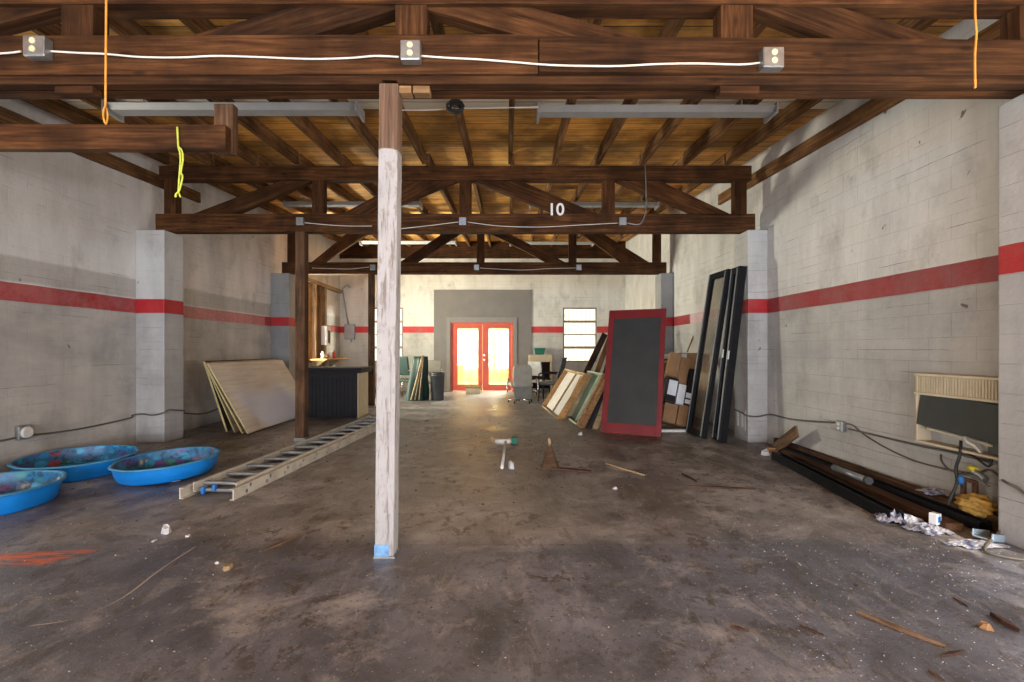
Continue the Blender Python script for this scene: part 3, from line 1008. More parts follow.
rope([(106.5, -75), (106.4, -20), (106, 40), (105.5, 106)], 2.70, M['orange_rope'], 'orange rope hanging in front of the nearest truss, ending in a loop',
     [(105.5, 106, 0), (103.5, 111, -.01), (103.7, 118, -.01), (106, 124, 0), (107.5, 117, .01), (107, 110, .01), (105, 107, .01)])
rope([(974.5, -75), (975, -10), (975, 15), (976.3, 34), (974.8, 55), (975.2, 88)], 2.70, M['orange_rope'], 'straight orange rope hanging in front of the nearest truss above the air conditioner')
rope([(177.3, 127), (178, 140), (178.5, 147), (180.5, 156), (180.2, 168), (179, 182), (178.6, 193)], 3.0, M['lime_rope'], 'lime yellow rope tied over the hung cross beam',
     [(179, 147, -.01), (182, 151, -.012), (183, 160, -.01), (181, 172, -.01), (182.5, 177, -.01), (179.5, 190, 0), (176, 194, -.01), (175.5, 197, -.01), (178, 192, 0), (180.5, 197, -.01)])

# ------------------------------------------------------------------ wall fittings, left
T = thing('wall_socket', 'round grey socket box low on the wall above the blue pools', 'socket', (XL, 4.86, .42))
MB().box((0, -.07, -.075), (.05, .07, .075)).build('back_box', M['galv'], T, None, .01)
MB().tube([(.05, 0, 0), (.075, 0, 0), (.08, 0, 0)], [.062, .062, .05], 18).build('socket_face', M['white'], T)


def onwall(px, py, x):
    d = x * F / (px - XV)
    return Vector((x, d, H - (py - YV) * d / F))


xw = XL + .015
pts = [onwall(-40, 446, xw), onwall(0, 441, xw), onwall(15, 438, xw)]
wire('electrical_cable', pts, .011, M['brown_cable'], 'dark cable leaving the low wall socket towards the near end of the wall', 'cable')
pts = [onwall(31, 435, xw), onwall(60, 432, xw), onwall(95, 426, xw), onwall(130, 418, xw), Vector((XL + .03, 6.27, .40)), Vector((XL + .12, 6.33, .405)), Vector((-4.95, 6.33, .39)),
       Vector((-4.83, 6.33, .41)), Vector((-4.78, 6.42, .45)), Vector((-4.78, 6.55, .43)), Vector((-4.78, 6.72, .40)), Vector((-4.9, 6.82, .38)), Vector((-5.1, 6.95, .35)), onwall(200, 414, xw),
       onwall(215, 410, xw), onwall(232, 402, xw)]
wire('electrical_cable', pts, .011, M['brown_cable'], 'dark cable running from the low socket round the pilaster to the plywood', 'cable')

# ------------------------------------------------------------------ wading pools
def pool(c, r, h, tilt, tz, label, seed, sx=1.0):
    rr = random.Random(seed)
    rot = Matrix.Rotation(tz, 3, 'Z') @ Matrix.Rotation(tilt, 3, 'X')
    T = thing('wading_pool', label, 'paddling pool', (c[0], c[1], c[2]), rot, 'blue wading pools along the left wall')
    ph = rr.uniform(0, 6)

    def wob(a, z):
        return .012 * math.sin(9 * a + ph) * (1 if z > .03 else .5) + .02 * math.sin(2 * a + ph)
    n = 72
    out = MB().lathe([(.02, .002), (r * .86, .002), (r * .885, .02), (r * .91, h * .35), (r * .925, h * .42), (r * .94, h * .7), (r * .955, h * .95)], n, 0, sx, 1, (0, 0, 0), wob)
    out.build('shell', M['pool'], T)
    inn = MB().lathe([(.02, .012), (r * .84, .012), (r * .865, .03), (r * .89, h * .35), (r * .905, h * .42), (r * .92, h * .7), (r * .94, h * .96)], n, 0, sx, 1, (0, 0, 0), wob)
    inn.build('printed_liner', M['pool_in'], T)
    rim = MB().lathe([(r * .935, h * .955), (r * .95, h * 1.0), (r * .985, h * 1.0), (r * 1.0, h * .96), (r * .995, h * .9), (r * .97, h * .92), (r * .95, h * .94)], n, 0, sx, 1, (0, 0, 0), wob)
    rim.build('rim', M['pool_rim'], T)
    return T


pool((-4.36, 3.76, 0.0), .51, .18, 0, .3, 'blue wading pool nearest the camera, cut by the photo edge', 1)
pool((-4.56, 4.83, .008), .515, .175, .015, .9, 'blue wading pool against the left wall, behind the other two', 2)
pool((-3.53, 4.73, .02), .475, .165, .045, -.9, 'blue wading pool nearest the ladder', 3)
bpy.data.objects['wading_pool']['label'] = 'blue wading pool farthest from the ladder, near the edge of view'

# ------------------------------------------------------------------ ladder
u = Vector((.078, 1, 0)).normalized()
o = Vector((-2.62, 3.95, 0))
T = thing('extension_ladder', 'weathered extension ladder lying flat on the floor from the pools towards the black cabinet', 'ladder', o, axes(o, u, Vector((-1, .078, 0))))
L, W2_ = 4.28, .245
for s in (-1, 1):
    # base section rail: channel
    y = s * W2_
    b = MB().box((0, y - .006 if s > 0 else y - .006, .0), (L, y + .006, .098))
    b.box((0, min(y, y - s * .032), .0), (L, max(y, y - s * .032), .008)).box((0, min(y, y - s * .032), .09), (L, max(y, y - s * .032), .098))
    rail = b.build('side_rail', M['fibreglass'], T, None, .002)
    for k in range(14):
        x = .17 + k * .3048
        for (dx, z) in ((0, .033), (.055, .072)):
            MB().tube([(x + dx, y + s * .0062, z), (x + dx, y + s * .009, z)], .019, 10).build('rung_end', M['alu'], rail)
    y2 = s * (W2_ - .045)
    b = MB().box((.1, y2 - .005, .035), (L - .05, y2 + .005, .118))
    b.box((.1, min(y2, y2 - s * .026), .035), (L - .05, max(y2, y2 - s * .026), .043)).box((.1, min(y2, y2 - s * .026), .11), (L - .05, max(y2, y2 - s * .026), .118))
    b.build('fly_rail', M['fibreglass'], T, None, .002)
for k in range(14):
    x = .17 + k * .3048
    MB().box((x - .022, -W2_ + .007, .022), (x + .022, W2_ - .007, .05)).build('rung', M['alu'], T, None, .008)
    MB().box((x + .035, -W2_ + .051, .068), (x + .08, W2_ - .051, .096)).build('fly_rung', M['alu'], T, None, .008)
MB().box((.12, .12, .006), (.16, .15, .07)).build('lock_hook', M['blue'], T, None, .004)
MB().box((.125, .02, .035), (.165, .045, .09)).build('lock_hook', M['blue'], T, None, .004)
# ------------------------------------------------------------------ plywood sheets
def sheet(bot, top, y0, L, hgt, th, label, face, name='plywood_sheet', cat='plywood sheet'):
    """sheet leaning towards -X: bottom edge at x=bot, top edge at x=top"""
    dx = top - bot
    v = Vector((dx, 0, math.sqrt(max(.01, hgt * hgt - dx * dx))))
    rot = axes((0, 0, 0), Vector((0, 1, 0)), v)      # X along +Y, Y up the sheet, Z = normal
    T = thing(name, label, cat, (bot, y0, .004 + abs(rot.col[2].z) * th), rot, 'sheets leaning by the left wall')
    MB().box((0, 0, -th / 2), (L, hgt, th / 2)).build('core', M['ply_edge'], T)
    zf = th / 2 if rot.col[2].x > 0 else -th / 2
    MB().box((.001, .001, min(zf, zf + math.copysign(.0015, zf))), (L - .001, hgt - .001, max(zf, zf + math.copysign(.0015, zf)))).build('face_veneer', face, T)
    return T


sheet(-3.98, -4.60, 6.96, 2.30, 1.235, .022, 'pale plywood sheet in front of its stack, brushed with whitewash', M['ply'])
sheet(-4.075, -4.66, 6.98, 2.29, 1.235, .022, 'yellow-edged plywood sheet directly behind the whitewashed one', M['pale_wood'])
sheet(-4.24, -4.71, 7.06, 2.2, 1.19, .02, 'yellow-edged plywood sheet third from the front of its stack', M['pale_wood'])
sheet(-4.42, -4.78, 7.15, 2.1, 1.16, .03, 'dark board at the back of the plywood stack', M['dark_wood'], 'dark_board', 'board')

# ------------------------------------------------------------------ black cabinet
d = 8.64
sc = F / d
x0, x1 = (300 - XV) / sc, (358 - XV) / sc
hc = .905
T = thing('bar_cabinet', 'black beadboard bar cabinet with thick top behind the dark brown post', 'cabinet', ((x0 + x1) / 2, d, 0))
w2 = (x1 - x0) / 2
MB().box((-w2, .03, 0), (w2 - .012, .60, hc)).build('carcass', M['black'], T, None, .004)
MB().box((w2 - .011, .0, 0), (w2 + .004, .62, hc)).build('side_panel', M['tan'], T, None, .003)
for a, c in ((-w2, -w2 * .05), (-w2 * .03 + .01, w2 - .03)):
    b = MB()
    n = 7
    for k in range(n):
        s_ = a + (c - a) * k / n
        b.box((s_ + .004, .012, .03), (s_ + (c - a) / n - .002, .03, hc - .15))
    dd = b.build('cabinet_door', M['black'], T, None, .003)
    MB().tube([(c - .04, .012, .45), (c - .04, -.01, .45)], .014, 10).build('knob', M['black_metal'], dd)
MB().box((-w2, .0, hc - .14), (w2 - .012, .03, hc - .01)).build('apron', M['black'], T, None, .003)
MB().box((-w2 - .03, -.14, hc), (w2 + .1, .66, hc + .05)).build('top', M['black'], T, None, .008)
MB().box((-w2 - .01, -.09, hc - .05), (w2 + .07, .64, hc - .001)).build('top_moulding', M['black'], T, None, .01)

# ------------------------------------------------------------------ far left corner
zr = H + (YV - 281.5) * 12.0 / F
T = thing('stud_frame', 'bare wooden stud frame with a rail on the wall above the white dispenser', 'frame', (XL, 12.2, 0))
beam('rail', (XL + .05, 11.6, zr), (XL + .05, YB - .06, zr - .02), .1, .10, M['pale_wood'], T)
for y, m in ((12.08, 'pale_wood'), (12.42, 'board_brown'), (12.72, 'pale_wood')):
    beam('stud', (XL + .06, y, .002), (XL + .06, y, zr - .05), .11, .10, M[m], T, up=Vector((0, 1, 0)))
MB().box((.002, -.42, .95), (.012, .5, zr - .06)).build('backing_panel', M['door_edge'], T)
T = thing('towel_dispenser', 'white box dispenser on the stud frame at the far left', 'dispenser', (XL + .12, 12.5, 1.42))
MB().box((0, -.15, 0), (.16, .15, .52)).build('body', M['dispenser'], T, None, .02)
MB().box((.16, -.06, .05), (.166, .08, .40)).build('front_slot', M['dark_grey'], T, None, .002)
T = thing('wall_shelf', 'wooden shelf with odds and ends at the far left above the black cabinet', 'shelf', (XL + .02, 12.6, 1.02))
MB().box((0, -.75, 0), (.45, .75, .03)).build('board', M['door_edge'], T, None, .003)
for y in (-.55, .55):
    MB().prism([(0, 0), (.35, 0), (0, -.3)], 1, y - .015, y + .015).build('bracket', M['pale_wood'], T)
for i, (y, h, r, m, lab) in enumerate(((12.1, .2, .05, 'white', 'white bottle nearest end of the far left shelf'), (12.36, .13, .07, 'cardboard', 'brown tin on the far left shelf'),
                                       (12.6, .17, .06, 'label', 'pale tin on the far left shelf beside the brown tin'), (12.9, .22, .045, 'orange_red', 'red bottle at the far end of the far left shelf'))):
    b = MB().lathe([(.001, 0), (r, 0), (r, h * .72), (r * .45, h * .85), (r * .45, h), (.001, h)], 16)
    tag(b.build('container', M[m], None, Matrix.Translation((XL + .27, y, 1.051))), lab, 'container', 'containers on the far left shelf')
# conduit and meter box on the back wall
T = thing('meter_box', 'grey electrical box with a slanting conduit on the pale back wall', 'electrical box', (bx(350.5), YB, bz(332)))
wv, hv = 5 * YB / F, 7.5 * YB / F
MB().box((-wv, -.12, -hv), (wv, -.001, hv)).build('box', M['galv'], T, None, .01)
MB().box((-wv * .8, -.13, -hv * .8), (wv * .8, -.121, hv * .8)).build('cover', M['fixture'], T, None, .003)
inv = T.matrix_basis.inverted()
MB().tube([inv @ P(348.5, 325, YB - .05), inv @ P(346.5, 315, YB - .05), inv @ P(343, 293, YB - .05), inv @ P(342.5, 289, YB - .05), inv @ P(345, 286.5, YB - .05), inv @ P(348.5, 285.5, YB - .05),
           inv @ P(350, 288, YB - .05)], .022, 8).build('conduit', M['galv'], T)
MB().tube([inv @ P(351, 339, YB - .05), inv @ P(351.4, 342, YB - .05)], .02, 8).build('stub_pipe', M['galv'], T)

# ------------------------------------------------------------------ far end clutter, left of the doors
# grey bin
fb = FL(437.5, 400)
T = thing('trash_bin', 'grey plastic bin standing in front of the taupe panel left of the doors', 'bin', fb)
s = fb.y / F
rb = 6.2 * s
MB().lathe([(.001, 0), (rb * .92, 0), (rb, .02), (rb * 1.18, 26 * s), (rb * 1.24, 26 * s), (rb * 1.24, 27.5 * s), (rb * 1.12, 27.5 * s), (rb * .9, .03), (.001, .03)], 24).build('bin_body', M['bin'], T)
MB().lathe([(rb * 1.18, 24 * s), (rb * 1.27, 24.3 * s), (rb * 1.27, 25.5 * s), (rb * 1.18, 25.8 * s)], 24).build('rim_band', M['bin'], T)
# chair behind the bin
def chair(loc, rz, label, seat_m, leg_m, hgt=.45, w=.5, back=.5, arms=True, round_back=False, group='old chairs by the back wall'):
    T = thing('old_chair', label, 'chair', loc, Matrix.Rotation(rz, 3, 'Z'), group)
    h = w / 2
    MB().box((-h, -h, hgt - .07), (h, h, hgt)).build('seat', seat_m, T, None, .025)
    if round_back:
        pl = []
        for k in range(21):
            a = math.pi * k / 20
            pl.append((h * 1.02 * math.cos(a) ** 1 if False else h * math.copysign(abs(math.cos(a)) ** .45, math.cos(a)), hgt + .1 + back * (.35 + .65 * math.sin(a) ** .6)))
        pl = [(h * .9, hgt - .16)] + pl + [(-h * .9, hgt - .16)]
        MB().prism(pl, 1, h + .01, h + .09).build('backrest', seat_m, T, None, .02)
    else:
        MB().obox((0, h + .05, hgt + .12 + back / 2), Vector((h * .95, 0, 0)), Vector((0, .03, 0)), Vector((0, .06, back / 2))).build('backrest', seat_m, T, None, .025)
    for sx in (-1, 1):
        MB().tube(smooth([(sx * h * .95, h + .04, hgt + .3), (sx * h * .97, h * .95, hgt - .05), (sx * h, h * 1.02, .0)], 4), .014, 8).build('rear_leg', leg_m, T)
        MB().tube([(sx * h * .95, -h * .9, hgt - .03), (sx * h, -h, 0)], .014, 8).build('front_leg', leg_m, T)
        if arms:
            MB().tube(smooth([(sx * h * 1.04, -h * .9, hgt - .02), (sx * h * 1.08, -h * .9, hgt + .2), (sx * h * 1.08, -h * .2, hgt + .23), (sx * h * 1.06, h * .9, hgt + .22)], 4), .016, 8).build('armrest', leg_m, T)
    return T


chair(FL(431, 398.5) + Vector((0, .22, 0)), math.pi * .02, 'grey chair standing behind the plastic bin', M['chair_grey'], M['chrome'], .46, .46, .42)
p = FL(407, 399)
chair(p + Vector((-.1, .35, 0)), math.pi * .9, 'dark green upholstered chair left of the plastic bin', M['green'], M['chrome'], .5, .62, .5, True)
# folded green tarpaulin leaning beside the chair
p = FL(418.0, 400.3)
T = thing('folded_tarpaulin', 'dark green tarpaulin with pale streaks slumped between green chair and bin', 'tarpaulin', p)
b = MB()
prof = []
n = 26
rings = []
for j in range(11):
    z = j / 10
    ring = []
    for k in range(n):
        a = k * 2 * math.pi / n
        r = (.21 - .09 * z) * (1 + .18 * math.sin(5 * a + 3 * z) + .08 * math.sin(11 * a - 4 * z))
        ring.append(b.bm.verts.new((1.35 * r * math.cos(a) + .12 * z - .06, r * .7 * math.sin(a) + .1 * z, z * 1.12)))
    rings.append(ring)
for a_, c_ in zip(rings, rings[1:]):
    for k in range(n):
        b.bm.faces.new((a_[k], a_[(k + 1) % n], c_[(k + 1) % n], c_[k])).smooth = True
b.bm.faces.new(rings[-1])
b.build('sheet', M['green'], T)
for k in range(3):
    MB().tube(smooth([(-.15 + .1 * k, -.155 + .01 * k, .02), (-.05 + .07 * k, -.11, .4), (.04 + .04 * k, -.05, .8), (.10 + .02 * k, .03, 1.14)], 4), .018, 6).build('pale_cord', M['pale_wood'], T)
# block on the floor before the doors
p = FL(473, 394)
T = thing('cardboard_box', 'small tan box on the floor in front of the double doors', 'box', p)
MB().box((-.21, 0, 0), (.21, .16, .22)).build('carton', M['tan'], T, None, .004)
MB().box((-.21, -.002, .16), (.21, .162, .225)).build('lid', M['cardboard'], T, None, .003)

# right of the doors: office chairs and console
pc = FL(522.5, 404)
T = thing('office_chair', 'grey round-backed office chair turned away, right of the double doors', 'chair', pc, Matrix.Rotation(.12, 3, 'Z'), 'old chairs by the back wall')
s = pc.y / F
hb = []
wB = 9.8 * s
for k in range(25):
    a = math.pi * k / 24
    hb.append((wB * math.copysign(abs(math.cos(a)) ** .5, math.cos(a)), .62 + .48 * math.sin(a) ** .5 if False else .62 + .33 * math.sin(a) ** .45))
hb = [(wB * .82, .32)] + hb + [(-wB * .82, .32)]
MB().prism(hb, 1, -.02, .06).build('backrest', M['chair_grey'], T, None, .03)
MB().prism([(-wB * .86, .12), (wB * .86, .12), (wB * .98, .42), (-wB * .98, .42)], 1, -.06, -.021).build('back_shell', M['shell'], T, None, .01)
MB().box((-.27, .06, .40), (.27, .58, .5)).build('seat', M['chair_grey'], T, None, .03)
for sx in (-1, 1):
    MB().tube(smooth([(sx * .33, .02, .62), (sx * .37, -.02, .45), (sx * .36, .0, .3), (sx * .33, .3, .3)], 4), .018, 8).build('arm_frame', M['chrome'], T)
MB().tube([(0, .3, .40), (0, .3, .1)], .03, 10).build('column', M['black_metal'], T)
b = MB()
for k in range(5):
    a = k * 2 * math.pi / 5 + .3
    b.tube([(0, .3, .1), (.3 * math.cos(a), .3 + .3 * math.sin(a), .06)], .02, 8)
b.build('star_base', M['chrome'], T)
for k in range(5):
    a = k * 2 * math.pi / 5 + .3
    MB().tube([(.3 * math.cos(a) - .015, .3 + .3 * math.sin(a), .028), (.3 * math.cos(a) + .015, .3 + .3 * math.sin(a), .028)], .028, 10).build('caster', M['black'], T)
chair(FL(551, 401.5) + Vector((0, .15, 0)), -1.9, 'dark grey chair tipped sideways beside the leaning box frames', M['bin'], M['black_metal'], .48, .5, .5)
chair(FL(541, 398) + Vector((0, .5, 0)), 2.6, 'black chair with pale seat between office chair and tan console', M['white'], M['black_metal'], .45, .42, .4, False)
pk = FL(540, 391.8)
T = thing('console_table', 'tan console with dark open front against the back wall', 'table', (pk.x, YB - .45, 0))
wk = 11.3 * YB / F
MB().box((-wk, 0, .92), (wk, .44, 1.14)).build('top', M['tan'], T, None, .01)
for sx in (-1, 1):
    MB().box((sx * wk - (.05 if sx > 0 else 0), .02, 0), (sx * wk + (.05 if sx < 0 else 0), .42, .92)).build('side', M['tan'], T, None, .004)
MB().box((-wk + .05, .38, .1), (wk - .05, .41, .92)).build('back', M['dark_wood'], T)
MB().box((-wk + .05, .04, .40), (wk - .05, .38, .43)).build('shelf', M['dark_wood'], T)
T = thing('storage_bin', 'green plastic bin sitting on the tan console', 'bin', (pk.x - .02, YB - .25, 1.141))
MB().hexa([(-.13, -.1, 0), (.13, -.1, 0), (.13, .1, 0), (-.13, .1, 0), (-.16, -.13, .17), (.16, -.13, .17), (.16, .13, .17), (-.16, .13, .17)]).build('tub', M['teal'], T, None, .02)
MB().box((-.17, -.14, .171), (.17, .14, .2)).build('lid', M['teal'], T, None, .01)

# ------------------------------------------------------------------ leaning frames, box doors
def lean(name, label, cat, bl, br, top_px, hgt, group=None):
    """a slab standing on the floor line bl-br and leaning so its top left corner shows at top_px"""
    bl, br = Vector(bl), Vector(br)
    u = (br - bl).normalized()
    best = None
    for k in range(-160, 161):
        ang = k * .5 * math.pi / 180
        n = Vector((-u.y, u.x, 0))
        v = n * math.sin(ang) + Vector((0, 0, math.cos(ang)))
        q = bl + v * hgt
        if q.y < .5:
            continue
        px, py = XV + F * q.x / q.y, YV - F * (q.z - H) / q.y
        e = (px - top_px[0]) ** 2 + (py - top_px[1]) ** 2
        if best is None or e < best[0]:
            best = (e, v)
    v = best[1]
    T = thing(name, label, cat, bl, axes(bl, u, v), group)
    T['w'] = (br - bl).length
    return T, (br - bl).length


# red door with the dark panel
bl, br = FL(600.5, 432), FL(661, 437)
T, w = lean('loose_door', 'red-framed door with dark grey panel leaning in front of the boxes', 'door', bl, br, (608.5, 311), 2.04)
hh, th = 2.04, .045
st = .092
MB().box((0, 0, -th), (st, hh, 0)).build('stile', M['red_paint'], T, None, .003)
MB().box((w - st * .8, 0, -th), (w, hh, 0)).build('stile', M['red_paint'], T, None, .003)
MB().box((st, 0, -th), (w - st * .8, .16, 0)).build('rail', M['red_paint'], T, None, .003)
MB().box((st, hh - .15, -th), (w - st * .8, hh, 0)).build('rail', M['red_paint'], T, None, .003)
MB().box((st - .01, .15, -th + .008), (w - st * .8 + .01, hh - .14, -.012)).build('panel', M['dark_grey'], T)

# tall black frames on the pilaster
def tall_frame(bn, bf, tn, tf, label, m, glass=True, st=.07, th=.05, labels=()):
    """bottom near, bottom far, top near, top far"""
    bn, bf, tn = Vector(bn), Vector(bf), Vector(tn)
    T = thing('window_frame_unit', label, 'window frame', bf, axes(bf, bn - bf, tn - bn), 'tall black frames leaning on the right pilaster')
    w, h = (bf - bn).length, (tn - bn).length
    for a in (0, w - st):
        MB().box((a, 0, 0), (a + st, h, th)).build('stile', m, T, None, .004)
        MB().box((a + st * .25, .02, th), (a + st * .4, h - .02, th + .012)).build('glazing_bead', M['galv'], T)
    for a in (0, h - st):
        MB().box((st, a, 0), (w - st, a + st, th)).build('rail', m, T, None, .004)
    if glass:
        MB().box((st - .01, st - .01, th * .45), (w - st + .01, h - st + .01, th * .55)).build('pane', M['dusty_glass'], T)
    for (a, v) in labels:
        MB().box((a, v, th + .0005), (a + .045, v + .12, th + .002)).build('sticker', M['label'], T)
    return T


tall_frame((2.88, 6.60, .003), (2.85, 7.15, .003), (3.26, 6.62, 2.47), None, 'tall black glazed frame leaning on the pilaster, outer one of the pair', M['black_metal'], True, .085, .06)
tall_frame((3.05, 6.34, .003), (3.045, 6.59, .003), (3.335, 6.42, 2.46), None, 'narrow black frame with two white stickers leaning beside the larger frame', M['black_metal'], False, .09, .1, ((.025, 1.18), (.19, 1.16)))

# leaning drawer-like door boxes to the left of the red door
def boxframe(bl, br, top_px, hgt, dep, label, side_m, face_m, edge_m, ribs=1):
    T, w = lean('cabinet_box', label, 'cabinet', bl, br, top_px, hgt, 'shallow wooden boxes leaning by the red door')
    t = .035
    MB().box((0, 0, -dep), (t, hgt, 0)).build('side_board', side_m, T, None, .003)
    MB().box((w - t, 0, -dep), (w, hgt, 0)).build('side_board', side_m, T, None, .003)
    MB().box((t, 0, -dep), (w - t, t, 0)).build('end_board', edge_m, T, None, .003)
    MB().box((t, hgt - t, -dep), (w - t, hgt, 0)).build('end_board', edge_m, T, None, .003)
    MB().box((t, t, -dep), (w - t, hgt - t, -dep + .012)).build('back_panel', face_m, T)
    for k in range(ribs):
        x = t + (w - 2 * t) * (k + 1) / (ribs + 1)
        MB().box((x - .02, t, -dep + .013), (x + .02, hgt - t, -.01)).build('divider', edge_m, T, None, .002)
    return T


M['pale_green'] = plain('pale_green_paint', (.42, .5, .36), .6, var=.25, scale=5)


def stack_slab(p_bl, p_br, p_tl, dirn, dep, label, name, cat, side_m, face_m, edge_m, ribs=1, hgt=None, group='shallow wooden boxes leaning by the red door'):
    """box open to the camera: p_bl/p_br floor points (world), leaning right; dirn is the world unit vector up the box"""
    bl, br = Vector(p_bl), Vector(p_br)
    T = thing(name, label, cat, bl, axes(bl, br - bl, dirn), group)
    w = (br - bl).length
    t = .03
    h = hgt
    MB().box((0, 0, -dep), (t, h, 0)).build('side_board', side_m, T, None, .003)
    MB().box((w - t, 0, -dep), (w, h, 0)).build('side_board', side_m, T, None, .003)
    MB().box((t, 0, -dep), (w - t, t, 0)).build('end_board', edge_m, T, None, .003)
    MB().box((t, h - t, -dep), (w - t, h, 0)).build('end_board', edge_m, T, None, .003)
    MB().box((t, t, -dep), (w - t, h - t, -dep + .015)).build('back_panel', face_m, T)
    for k in range(ribs):
        x = t + (w - 2 * t) * (k + 1) / (ribs + 1)
        MB().box((x - .015, t, -dep + .016), (x + .015, h - t, -dep + .05)).build('divider', edge_m, T, None, .002)
    return T


def lean_dir(p0, px, py, d):
    return (P(px, py, d) - Vector(p0))


# bottoms run diagonally: the two box frames tip to the right and rest against the long boards behind
a0, a1 = FL(541.5, 406), FL(556.5, 419)
v = P(562.5, 369, a0.y + .25) - a0
stack_slab(a0, a1, None, v, .11, 'open tan box frame with white inner board, leftmost of the leaning boxes', 'wooden_box_frame', 'box frame', M['door_edge'], M['white'], M['pale_wood'], 1, v.length)
c0, c1 = FL(564, 416), FL(576, 425)
v = P(584.5, 371, c0.y + .25) - c0
stack_slab(c0, c1, None, v, .14, 'open box frame with pale green inside, second from the left', 'wooden_box_frame', 'box frame', M['pale_wood'], M['pale_green'], M['pale_green'], 1, v.length)
e0, e1 = FL(577, 425.3), FL(581, 428)
v = P(600, 373, e0.y + .22) - e0
stack_slab(e0, e1 + Vector((.0, -.02, 0)), None, v, .05, 'plain brown slab door leaning right of the pale green box frame', 'leaning_slab', 'board', M['board_brown'], M['board_brown'], M['board_brown'], 0, v.length)
for (q0, q1, tp, th, m, lab) in ((FL(559.8, 417.8), FL(563, 419), (578, 376), .05, 'door_edge', 'tan board edge-on between the tan and pale green box frames'),
                                 (FL(585, 427.5), FL(590, 428.5), (606, 380), .04, 'dark_grey', 'thin grey board leaning just left of the red door'),
                                 (FL(592, 428.5), FL(597, 429.5), (611, 385), .04, 'pale_wood', 'thin pale board touching the red door frame')):
    v = P(tp[0], tp[1], q0.y + .2) - q0
    T = thing('leaning_board', lab, 'board', q0, axes(q0, q1 - q0, v), 'boards leaning by the red door')
    w = (q1 - q0).length
    MB().box((0, 0, -th), (w, v.length, 0)).build('plank', M[m], T, None, .003)
    MB().box((0, v.length, -th), (w, v.length + .004, 0)).build('sawn_end', M['pale_wood'], T)
# long dark boards rising behind
for (pa, pb, m, lab, w) in (((577, 392), (605, 334), 'dark_wood', 'long dark board leaning steeply behind the box frames, left one', .13),
                            ((588, 396), (609.5, 338), 'board_brown', 'long brown board leaning behind the box frames, middle one', .11),
                            ((597, 398), (613, 345), 'dark_wood', 'long dark board leaning behind the box frames, next to red door', .08)):
    d0 = 9.6 + .22 * ((pa[0] - 577) / 11)
    d1 = d0 + .4
    p0, p1 = P(*pa, d0), P(*pb, d1)
    dr = (p1 - p0)
    p0 = p0 - dr * ((p0.z - .03) / dr.z)
    tag(beam('long_board', p0, p1, w, .035, M[m], up=Vector((.2, -1, .1))), lab, 'board', 'boards leaning by the red door')

# ------------------------------------------------------------------ cartons between the red door and the black frames
PO = Vector((2.55, 7.54, .115))
pv = Vector((.28, .28, .92)).normalized()
pu = Vector((1, -.08, 0))
PR_ = axes(PO, pu - pv * pu.dot(pv), pv)


def carton(u0, u1, v0, v1, off, dep, label, m=None, lab=()):
    o = PO + PR_ @ Vector((u0, v0, -off))
    T = thing('long_carton', label, 'box', o + Vector((0, 0, .004)), PR_, 'cartons beside the red door')
    w, h = u1 - u0, v1 - v0
    MB().box((0, 0, -dep), (w, h, 0)).build('carton', m or M['cardboard'], T, None, .006)
    MB().box((.004, h * .02, .0005), (w - .004, h * .035, .0012)).build('flap_seam', M['crumb_dark'], T)
    for (a, e, g, i) in lab:
        MB().box((a * w, e * h, .0015), (g * w, i * h, .003)).build('paper_label', M['label'], T)
    return T


carton(0, .215, 0, .33, 0, .2, 'short brown carton at the foot of the carton pile, beside the red door')
carton(.23, .385, 0, .36, 0, .2, 'short brown carton at the foot of the carton pile, beside the black frames')
carton(-.01, .15, .345, .78, .01, .18, 'black carton with one white label near the red door', M['black'], ((.05, .3, .95, .9),))
carton(.16, .285, .345, .70, -.01, .18, 'pale labelled carton squeezed between the two black cartons', M['label'], ((.1, .1, .9, .4),))
carton(.395, .44, 0, .9, .02, .16, 'thin dark carton edge-on beside the black frames', M['dark_wood'])
carton(.295, .39, .375, 1.02, .0, .18, 'taller black carton with two white labels near the black frames', M['black'], ((.05, .03, .95, .14), (.05, .18, .95, .32)))
carton(-.06, .12, .80, 1.24, .02, .2, 'long brown carton leaning above the black labelled carton')
carton(.13, .285, .72, 1.2, .04, .2, 'long brown carton leaning in the middle of the pile')

T = thing('open_carton', 'open carton with white flaps on top of the carton pile', 'box', P(685, 366, 8.42), axes((0, 0, 0), Vector((1, -.12, 0)), Vector((0, 0, 1))), 'cartons beside the red door')
MB().box((-.4, -.1, -.4), (.3, .24, 0)).build('carton', M['cardboard'], T, None, .006)
MB().box((-.40, .06, .001), (.03, .225, .004)).build('white_flap', M['white'], T)
MB().box((-.39, .1, .0045), (-.1, .13, .0055)).build('printed_line', M['dark_grey'], T)
tag(MB().box((-.2, -.05, 0), (.2, .05, .035)).build('wood_block', M['white'], None, Matrix.Translation(FL(673, 431.5))), 'white strip of wood on the floor below the cartons', 'wood offcut')
wire('thin_stick', [P(687, 352, 8.9), P(694, 335, 8.92), P(701, 318, 8.95)], .014, M['board_brown'], 'thin brown stick leaning behind the cartons against the wall', 'stick')

# vents at the foot of the right pilaster
T = thing('wall_vent', 'grey slotted plate low on the side of the right pilaster', 'vent', (PR - .012, 6.55, .30))
MB().box((0, -.14, -.14), (.011, .15, .14)).build('plate', M['fixture'], T, None, .003)
for y in (-.07, .06):
    MB().box((-.004, y - .025, -.10), (0, y + .025, .10)).build('slot', M['white'], T)

